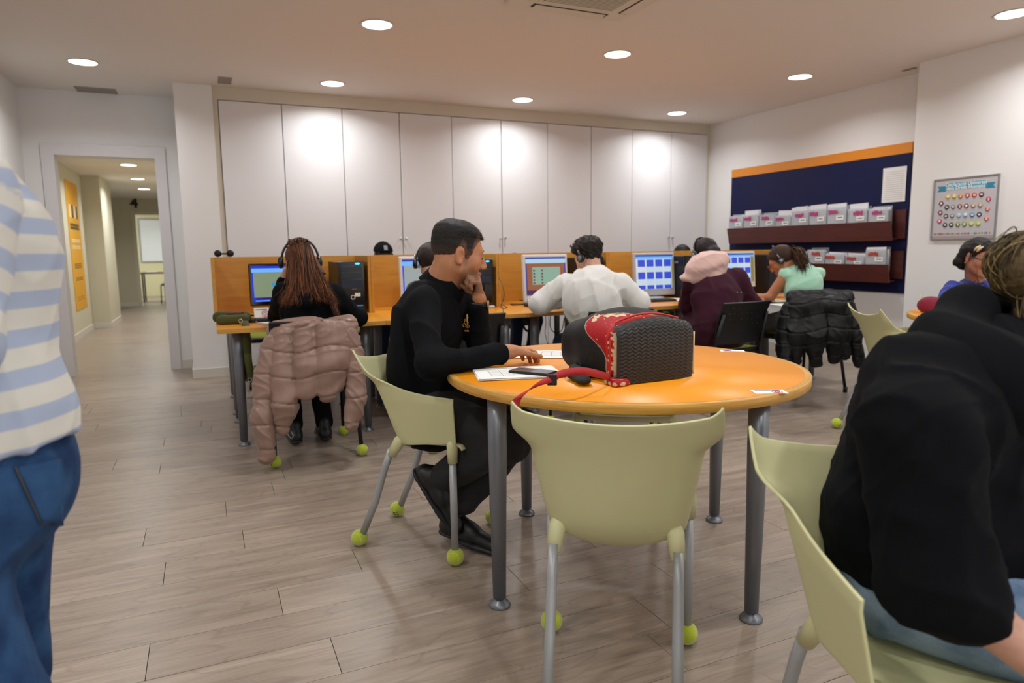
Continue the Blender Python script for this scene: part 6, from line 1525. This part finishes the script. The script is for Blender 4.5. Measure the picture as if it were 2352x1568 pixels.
p = desk_z(588, 741); tag(MB().tube([p+UP*0.006, p+UP*0.006+V3(0.05, 0.05, 0)], 0.005, 8).build('eraser_stick', mat('pale_eraser', '#b9a9b0', 0.6)), 'pale stick lying on the desk next to the green bag', 'stationery')
p = desk_z(575, 726); tag(MB().tube([p+UP*0.006, p+UP*0.006+V3(0.13, -0.02, 0)], 0.005, 8).build('pen', black_pl), 'black pen on the desk under the tent card', 'pen')
# PC speaker beside the second tower
sp = thing('desk_speaker', 'small black desk speaker with a silver foot beside the computer tower', 'speaker', (ony(1118, 660, 4.93)[0], 4.93, DZ+0.0005))
MB().box(-0.045, 0.045, -0.04, 0.04, 0.025, 0.20, 0.02, 4).build('body', black_gl, sp); MB().box(-0.05, 0.05, -0.045, 0.045, 0, 0.022, 0.008, 3).build('foot', silver_pl, sp)
# headphones left on the screen
hp = ony(515, 586, 5.46); hs = thing('headphones', 'black headphones left on top of the beech screen', 'headphones', (hp[0], 5.48, PT+0.001))
MB().tube([(0.055*math.cos(a), 0, 0.012+0.012*math.sin(a)) for a in np.linspace(0, math.pi, 13)], 0.006, 8).build('headband', black_pl, hs)
for x in (-0.042, 0.042): MB().sphere((x, 0, 0.026), 0.026, 16, 10, (1, 0.6, 1)).build('ear_cup', black_pl, hs)
# green shoulder bag with a hanging strap
gm = cloth('olive_canvas', '#4a4a22', 0.85, 0.1, 0.4); gp = desk_z(537, 744)
gb = thing('shoulder_bag', 'olive green shoulder bag with a brown wallet on the desk corner', 'bag', tuple(gp))
F = Field(); a = at(512, 735, 4.33); b = at(560, 733, 4.36); F.cone(a, b, 0.045, 0.04, 0.03, UP, 0.75); F.cone(at(507, 728, 4.42), at(562, 728, 4.45), 0.05, 0.045, 0.03, UP, 0.8); F.mod(folds(0.005, 24, 4)); part(gb, 'pouch', F.mesh(0.005), gm)
MB().obox(at(541, 719, 4.40), (HR, HF, UP), (0.045, 0.04, 0.008), 0.004).build('leather_flap', mat('brown_leather', '#5a3420', 0.5), gb, True)
strap('strap', [at(560, 737, 4.28), at(566, 752, 4.22), at(566, 790, 4.21), at(572, 840, 4.22), at(578, 870, 4.24), at(572, 872, 4.27), at(563, 840, 4.28), at(560, 780, 4.28)], 0.045, HR*0.9+HF*0.4, gm, gb, 0.004)
for px, py in ((553, 737), (574, 872)): MB().tube([at(px, py, 4.22)+0.012*(HR*math.cos(t_)+UP*math.sin(t_)) for t_ in np.linspace(0, 6.283, 17)], 0.002, 6, False).build('metal_ring', chrome, gb, True)
# cables hanging under the desks
cab = mat('cable_black', '#101012', 0.5); cabw = mat('cable_grey', '#8d8b88', 0.5)
def cable(pts, r_, m, label):
    Q = []
    for i in range(len(pts)-1):
        p0, p1, p2, p3 = [V3(pts[min(max(j, 0), len(pts)-1)]) for j in (i-1, i, i+1, i+2)]
        for k in range(8): t = k/8; Q.append(0.5*((2*p1)+(-p0+p2)*t+(2*p0-5*p1+4*p2-p3)*t*t+(-p0+3*p1-3*p2+p3)*t**3))
    Q.append(V3(pts[-1])); tag(MB().tube(Q, r_, 8).build('cable', m), label, 'cable')
Yc = 5.25
cable([ony(1202, 735, Yc), ony(1203, 750, Yc), ony(1212, 760, Yc), ony(1222, 752, Yc), ony(1224, 735, Yc)], 0.010, cab, 'thick black cable loop hanging below the desks beside the steel leg')
cable([ony(1220, 745, Yc), ony(1218, 770, Yc), ony(1210, 790, Yc), ony(1204, 815, Yc), ony(1200, 850, Yc)], 0.004, cab, 'thin black cable dropping to the floor past the steel leg')
cable([ony(1253, 725, Yc), ony(1254, 745, Yc), ony(1252, 765, Yc), ony(1258, 790, Yc), ony(1262, 830, Yc)], 0.003, cabw, 'pale cable with a plug hanging below the desk')
cable([ony(1264, 725, Yc), ony(1264, 750, Yc), ony(1275, 764, Yc), ony(1290, 758, Yc), ony(1296, 730, Yc)], 0.004, cab, 'black cable sagging in a wide loop below the desk')
cable([V3(ony(1146, 640, 5.0)[0], 5.0, 0.98), at(1154, 655, 4.9), at(1158, 680, 4.85), at(1150, 705, 4.80), at(1165, 707, 4.7), at(1152, 700, 4.72), at(1156, 716, 4.45), at(1155, 760, 4.45), at(1150, 800, 4.45)], 0.0028, cab, 'thin headset cable running over the desk edge beside the man')
cable([desk_z(1160, 692), desk_z(1190, 691)+UP*0.004, desk_z(1222, 692)+UP*0.004], 0.005, cab, 'black cable lying along the foot of the beech screen')

# ---- jackets on the chairs
def quilt_mod(step, depth, wob, seed):
    g = np.random.default_rng(seed); ph = g.uniform(0, 6.28, 3)
    def f(P, D):
        z = P[:, 2]+wob*np.sin(P[:, 0]*9+ph[0])+wob*0.6*np.sin(P[:, 0]*21+ph[1]); s = np.abs(((z/step) % 1)-0.5)*2
        return D+depth*0.75*np.exp(-((1-s)/0.07)**1.2)-depth*0.25
    return f
beige = mat('nylon_beige', '#8a6c5f', 0.42, sheen=0.1, var=0.05, vscale=14, bump=0.1, bscale=90); nblack = mat('nylon_black', '#0a0a0b', 0.5, spec=0.3, bump=0.1, bscale=90)
def jacket(name, label, m, bodies, sleeves_, step, extra, seed, fl, tog=None):
    p0 = bodies[0][0][0]; t = thing('puffer_jacket', label, 'jacket', (float(p0[0]), float(p0[1]), 0.0))
    F = Field()
    for pts, rs in bodies: F.chain(pts, rs, 0.022, HF, fl)
    for a_ in extra: F.cone(*a_)
    F.mod(quilt_mod(step, 0.012, 0.016, seed)); F.mod(folds(0.008, 15, seed)); F.mod(folds(0.0035, 34, seed+1)); part(t, 'body', F.mesh(0.006), m)
    for pts, rs in sleeves_:
        S_ = Field(); S_.chain(pts, rs, 0.02); S_.mod(quilt_mod(step, 0.011, 0.010, seed+2)); S_.mod(folds(0.006, 16, seed+5)); S_.mod(folds(0.0035, 36, seed+6)); part(t, 'sleeve', S_.mesh(0.006), m)
    if tog is not None: MB().tube(tog, 0.0025, 6).build('drawcord', cabw, t, True)
    return t
d = 3.755
jacket('j', 'beige puffer jacket draped over the back of the chair, sleeves hanging', beige,
       [([at(650, 770, d), at(652, 860, d-0.03), at(655, 935, d-0.04), at(650, 985, d-0.03)], [0.062, 0.072, 0.068, 0.04]),
        ([at(700, 762, d-0.02), at(702, 840, d-0.05), at(705, 900, d-0.05)], [0.06, 0.070, 0.05]),
        ([at(748, 755, d-0.02), at(752, 840, d-0.04), at(752, 905, d-0.03)], [0.06, 0.068, 0.05]),
        ([at(785, 758, d), at(780, 830, d-0.02), at(775, 890, d)], [0.055, 0.055, 0.035])],
       [([at(632, 790, d+0.02), at(612, 860, d), at(606, 950, d-0.03), at(612, 1048, d-0.03)], [0.064, 0.066, 0.060, 0.046]),
        ([at(800, 765, d+0.03), at(815, 850, d+0.03), at(818, 910, d+0.02), at(808, 972, d)], [0.055, 0.056, 0.052, 0.042])], 0.135,
       [(at(640, 768, d+0.04), at(800, 748, d+0.04), 0.052, 0.050, 0.03), (at(632, 754, d+0.05), at(795, 742, d+0.06), 0.040, 0.036, 0.03), (at(640, 756, d+0.12), at(780, 748, d+0.14), 0.034, 0.034, 0.03), (at(665, 748, d+0.12), at(780, 745, d+0.14), 0.03, 0.03, 0.03)], 5, 0.72,
       [at(658, 985, d-0.02), at(662, 1000, d-0.02), at(670, 1008, d-0.02), at(674, 1000, d-0.02), at(668, 990, d-0.02)])
d = 4.98
jacket('j', 'black puffer jacket with a hood hung over the back of the chair', nblack,
       [([at(1832, 705, d), at(1828, 770, d-0.02), at(1828, 825, d)], [0.07, 0.08, 0.05]), ([at(1872, 705, d-0.02), at(1872, 770, d-0.05), at(1872, 830, d-0.02)], [0.08, 0.085, 0.05]),
        ([at(1912, 700, d), at(1915, 770, d-0.03), at(1918, 822, d)], [0.075, 0.08, 0.05]), ([at(1940, 700, d+0.02), at(1938, 770, d), at(1940, 815, d)], [0.055, 0.06, 0.04])],
       [([at(1815, 710, d+0.04), at(1802, 770, d+0.02), at(1803, 828, d)], [0.065, 0.065, 0.05]), ([at(1945, 700, d+0.06), at(1960, 770, d+0.05), at(1973, 832, d+0.04)], [0.055, 0.055, 0.04])], 0.10,
       [(at(1825, 685, d+0.05), at(1945, 682, d+0.05), 0.055, 0.055, 0.03), (at(1845, 702, d-0.03), at(1930, 700, d-0.03), 0.06, 0.06, 0.04), (at(1850, 680, d+0.15), at(1935, 678, d+0.15), 0.035, 0.035, 0.03)], 9, 0.75)
# maroon bag on the far table
mb = thing('handbag', 'maroon cloth bag on the far table at the elbow of the woman in blue', 'bag', tuple(onz(2135, 722, 0.76)))
F = Field(); F.ell(at(2136, 703, 4.50), (0.075, 0.06, 0.058), np.stack([HR, HF, UP]), 0.02); F.cone(at(2120, 700, 4.5), at(2152, 696, 4.5), 0.04, 0.045, 0.03); F.mod(folds(0.008, 25, 2)); part(mb, 'bag', F.mesh(0.006), cloth('maroon', '#7a1a30', 0.85))
p = onz(2135, 726, 0.7605); fs_ = thing('paper_sheet', 'white sheet on the far table in front of the maroon bag', 'paper', (p[0]+0.1, p[1]-0.06, 0.761), 0.4); MB().box(-0.105, 0.105, -0.148, 0.148, 0, 0.001).build('sheet', paper_m, fs_)

# ---- leaflet board on the right wall
navy = mat('navy_board', '#0f1442', 0.6, var=0.03, vscale=2, spec=0.25); orng = mat('orange_board', '#e08a1c', 0.45); mah = wood_material('mahogany_shelf', '#4a1f1a', '#5a2822', 0.4, (9, 1, 9))
bd = thing('display_board', 'navy wall board with an orange top strip and leaflet racks', 'board', (6.02, 5.6, 0.75))
MB().box(6.012, 6.029, 4.395, 6.77, 0.747, 2.045, 0.001).build('navy_panel', navy, bd, True); MB().box(6.011, 6.029, 4.395, 6.77, 2.046, 2.143, 0.001).build('orange_strip', orng, bd, True)
def rack(z0, z1, zb0, zb1, label):
    t = thing('leaflet_rack', label, 'rack', (5.93, 5.55, z0)); fx = 5.885
    MB().poly([(fx, 4.45, z0), (fx-0.022, 4.46, z1), (fx-0.022, 6.66, z1), (fx, 6.64, z0)], (0.016, 0, 0)).build('front_board', mah, t, True)
    MB().box(5.990, 6.010, 4.405, 6.66, zb0, zb1).build('rear_board', mah, t, True); MB().box(fx+0.005, 5.990, 4.47, 6.62, z0+0.01, z0+0.024).build('floor_board', mah, t, True)
    return t
rack(1.243, 1.425, 1.262, 1.532, 'upper mahogany leaflet rack on the navy board'); rack(0.847, 1.020, 0.885, 1.146, 'lower mahogany leaflet rack on the navy board')
clear = mat('clear_holder', '#ccd1d6', 0.25, alpha=0.4); magen = mat('magenta_tab', '#b03a78', 0.6); redt = mat('red_tab', '#b23c30', 0.6); pap2 = mat('leaflet_paper', '#e2e0e6', 0.7); yelp = mat('yellow_paper', '#d8b64a', 0.7)
gh = np.random.default_rng(12)
def holder(y0, y1, zb, zt, tab, label, grp, over=0.05, yellow=False):
    t = thing('leaflet_holder', label, 'holder', (5.93, (y0+y1)/2, zb), 0, grp); hw = abs(y1-y0)/2; h = zt-zb
    MB().box(-0.034, -0.031, -hw+0.004, hw-0.004, 0, h).build('front_pane', clear, t); MB().box(0.03, 0.033, -hw+0.004, hw-0.004, 0, h+0.02).build('rear_pane', clear, t)
    for s in (-1, 1): MB().box(-0.031, 0.030, s*(hw-0.004)-0.0015, s*(hw-0.004)+0.0015, 0, h-0.02).build('side_pane', clear, t)
    for k in range(3):
        dz = gh.uniform(-0.02, over); o = MB().box(-0.022+0.018*k, -0.014+0.018*k, -hw+0.01, hw-0.01, 0.004, h-0.005+dz).build('leaflet', yelp if (yellow and k == 1) else pap2, t); o.rotation_euler = (gh.normal(0, 0.03), 0, 0)
    MB().box(-0.0352, -0.0342, -hw*0.72, hw*0.05, h*0.60, h*0.74).build('name_label', paper_m, t)
    MB().box(-0.0358, -0.0353, -hw*0.6, -hw*0.1, h*0.66, h*0.69).build('printed_line', ink, t)
    m = MB(); ya = gh.uniform(-0.5, 0.1)*hw
    for q in range(5): m.box(-0.0356, -0.0345, ya+q*hw*0.2-hw*0.08, ya+q*hw*0.2+hw*0.1, h*(0.80+gh.uniform(-0.04, 0.0)), h*(0.90+gh.uniform(-0.02, 0.03)))
    m.build('marker_scribble', tab, t)
r1 = [1672, 1706, 1741, 1778, 1815, 1856, 1897, 1943, 1990, 2038]; tops = [500, 497, 496, 498, 488, 484, 480, 483, 482]
w1 = ['next to the corner end of the upper rack', 'with a yellow leaflet in the upper rack', 'with low papers in the upper rack', 'half empty in the upper rack', 'with a magenta mark in the middle of the upper rack', 'with a tall magenta mark in the upper rack', 'with a wide magenta mark in the upper rack', 'overfilled with white papers in the upper rack', 'at the column end of the upper rack']
for i in range(9):
    ya = onx(r1[i], 520, 5.89)[1]; yb = onx(r1[i+1], 515, 5.89)[1]; zt = onx((r1[i]+r1[i+1])/2, tops[i]-4, 5.9)[2]
    holder(yb+0.004, ya-0.004, 1.268, min(zt, 1.60), magen, 'clear leaflet holder '+w1[i], 'leaflet holders in the upper rack', 0.06, i == 1)
_p = [onx(q, 603, 5.89)[1] for q in (1851, 1893, 1939, 1984, 2034)]; r2y = [6.64+(_p[0]-6.64)*i/5 for i in range(5)]+_p
w2 = ['next to the corner end of the lower rack', 'with plain papers low behind the beech screen', 'with pale papers behind the screen edge', 'just left of the mint top in the lower rack', 'beside the ponytail in the lower rack', 'with a tall red mark in the lower rack', 'with a short red mark in the lower rack', 'with tilted white papers in the lower rack', 'at the column end of the lower rack']
for i in range(9): holder(r2y[i+1]+0.004, r2y[i]-0.004, 0.872, 1.11+[0.0, 0, .01, 0, .02, .055, .01, .0, .055][i], redt, 'clear leaflet holder '+w2[i], 'leaflet holders in the lower rack', 0.03)
# spiral-bound sheet hanging on the board
a = onx(2030, 387, 6.01); b = onx(2079, 462, 6.01); sh = thing('hanging_list', 'white printed list with a spiral edge hanging on the navy board', 'paper', (6.01, (a[1]+b[1])/2, b[2]))
hw, hh = (a[1]-b[1])/2, a[2]-b[2]; MB().box(-0.006, -0.002, -hw, hw, 0, hh).build('sheet', paper_m, sh)
for k in range(14): MB().box(-0.0066, -0.006, -hw*0.8, hw*0.75, hh*(0.08+0.06*k), hh*(0.08+0.06*k)+0.0035).build('printed_line', mat('faint_ink', '#b9b9bc', 0.8), sh)
for k in range(16): MB().tube([(-0.004+0.006*math.cos(q), hw+0.006*math.sin(q), hh*(0.03+0.06*k)) for q in np.linspace(0, 6.28, 9)], 0.0016, 5, False).build('spiral_ring', black_mt, sh)
# ---- framed poster on the column
PYl, PYr, Pz0, Pz1 = 3.951, 3.422, 1.240, 1.747
fp = thing('framed_poster', 'silver framed poster of coloured icon circles under a blue banner', 'poster', (5.72, (PYl+PYr)/2, Pz0)); hw, hh = (PYl-PYr)/2, Pz1-Pz0
alu = mat('aluminium_frame', '#a8aaac', 0.3, 0.9); pgr = mat('poster_grey', '#c3bfc4', 0.5)
MB().box(-0.010, -0.001, -hw+0.008, hw-0.008, 0.008, hh-0.008).build('sheet', pgr, fp)
fr = MB(); fr.box(-0.016, -0.0005, -hw, hw, 0, 0.010).box(-0.016, -0.0005, -hw, hw, hh-0.010, hh).box(-0.016, -0.0005, -hw, -hw+0.010, 0.010, hh-0.010).box(-0.016, -0.0005, hw-0.010, hw, 0.010, hh-0.010); fr.build('frame', alu, fp)
X_ = -0.0105; cyan = mat('banner_blue', '#4aa6c4', 0.5); cy2 = mat('banner_fold', '#2f86a6', 0.5); wht = mat('ink_white', '#f2f2f0', 0.6)
yv = lambda s: hw-s*2*hw                                   # 0 = left edge seen from the room
def pquad(s0, s1, t0, t1, m, name, x=X_): MB().box(x-0.0006, x, yv(s1), yv(s0), hh*(1-t1), hh*(1-t0)).build(name, m, fp)
pquad(0.19, 0.82, 0.08, 0.185, cyan, 'banner'); 
for s0, s1, sg in ((0.06, 0.20, 1), (0.81, 0.95, -1)):
    y0, y1 = yv(s0), yv(s1); ym = (yv(s0+0.03) if sg > 0 else yv(s1-0.03))
    P = [(X_+0.0002, y0 if sg > 0 else y1, hh*0.88), (X_+0.0002, y1 if sg > 0 else y0, hh*0.88), (X_+0.0002, y1 if sg > 0 else y0, hh*0.79), (X_+0.0002, y0 if sg > 0 else y1, hh*0.79), (X_+0.0002, ym, hh*0.835)]
    MB().poly(P, (-0.0004, 0, 0)).build('banner_tail', cy2, fp)
for k, tx in enumerate(('Declaració Universal', 'dels Drets Humans')):
    o = link('lettering', text_mesh(tx, 0.040, 0.0003, bold=0.0006), wht, fp); o.location = (X_-0.001, yv(0.505), hh*(0.893-0.056*k)); o.rotation_euler = (math.pi/2, 0, -math.pi/2)
cols = {'y': '#e3c63c', 'o': '#e08a2a', 'r': '#d2432e', 'm': '#6e1f2c', 'p': '#c8365a', 'l': '#de7a72', 'k': '#3a3637', 'b': '#8a4a34', 't': '#b59a78', 'g': '#8b8b8d', 's': '#9fc6da', 'c': '#3f93bb', 'n': '#2b4157', 'd': '#3a4a2c', 'v': '#7c8f2e', 'w': '#b7c23a'}
icons = [(0.24, .30, 'y'), (0.34, .30, 'y'), (0.44, .30, 'o'), (0.545, .30, 'r'), (0.65, .30, 'r'), (0.755, .30, 'm'), (0.865, .38, 'p'), (0.14, .40, 'm'), (0.235, .465, 'k'), (0.335, .465, 'g'), (0.44, .465, 'b'), (0.54, .465, 'b'), (0.645, .465, 't'), (0.75, .465, 't'), (0.86, .53, 'l'), (0.135, .55, 'm'),
         (0.23, .61, 'k'), (0.33, .61, 'g'), (0.435, .61, 's'), (0.535, .61, 's'), (0.64, .61, 'c'), (0.745, .61, 'n'), (0.855, .68, 'l'), (0.13, .69, 'p'), (0.225, .755, 'k'), (0.325, .755, 'd'), (0.43, .755, 'v'), (0.53, .755, 'v'), (0.635, .755, 'w'), (0.74, .755, 'w')]
for i, (s, t_, c_) in enumerate(icons):
    cy_, cz = yv(s), hh*(1-t_); rr = 0.0205; o = MB().tube([(X_, cy_, cz), (X_-0.0008, cy_, cz)], rr, 24).build('icon_circle', mat('icon_'+c_, cols[c_], 0.5), fp)
    q = MB(); k = i % 4
    if k == 0: q.box(X_-0.0014, X_-0.0009, cy_-0.009, cy_-0.002, cz-0.008, cz+0.007).box(X_-0.0014, X_-0.0009, cy_+0.002, cy_+0.009, cz-0.008, cz+0.007)
    elif k == 1: q.box(X_-0.0014, X_-0.0009, cy_-0.009, cy_+0.009, cz-0.006, cz+0.005)
    elif k == 2: q.tube([(X_-0.0009, cy_, cz+0.004), (X_-0.0014, cy_, cz+0.004)], 0.005, 12).box(X_-0.0014, X_-0.0009, cy_-0.007, cy_+0.007, cz-0.010, cz-0.002)
    else: q.tube([(X_-0.0009, cy_, cz), (X_-0.0014, cy_, cz)], 0.009, 14).box(X_-0.0014, X_-0.0009, cy_-0.001, cy_+0.012, cz-0.011, cz-0.008)
    q.build('icon_glyph', wht, o)
    MB().box(X_-0.0004, X_+0.0001, cy_-0.014, cy_+0.014, cz-0.029, cz-0.026).build('caption_line', mat('caption_grey', '#8c898e', 0.7), fp)
g2 = np.random.default_rng(2)
for k in range(40):
    c_ = list(cols)[g2.integers(len(cols))]; y_ = yv(0.06+0.022*k); z_ = hh*0.095
    MB().sphere((X_-0.0003, y_, z_+0.006), 0.0038, 8, 6, (0.15, 1, 1)).box(X_-0.0006, X_, y_-0.003, y_+0.003, z_-0.006, z_+0.002).build('printed_figure', mat('icon_'+c_, cols[c_], 0.5), fp)
pquad(0.02, 0.98, 0.935, 0.975, mat('poster_band', '#a89a9a', 0.5), 'footer_band')
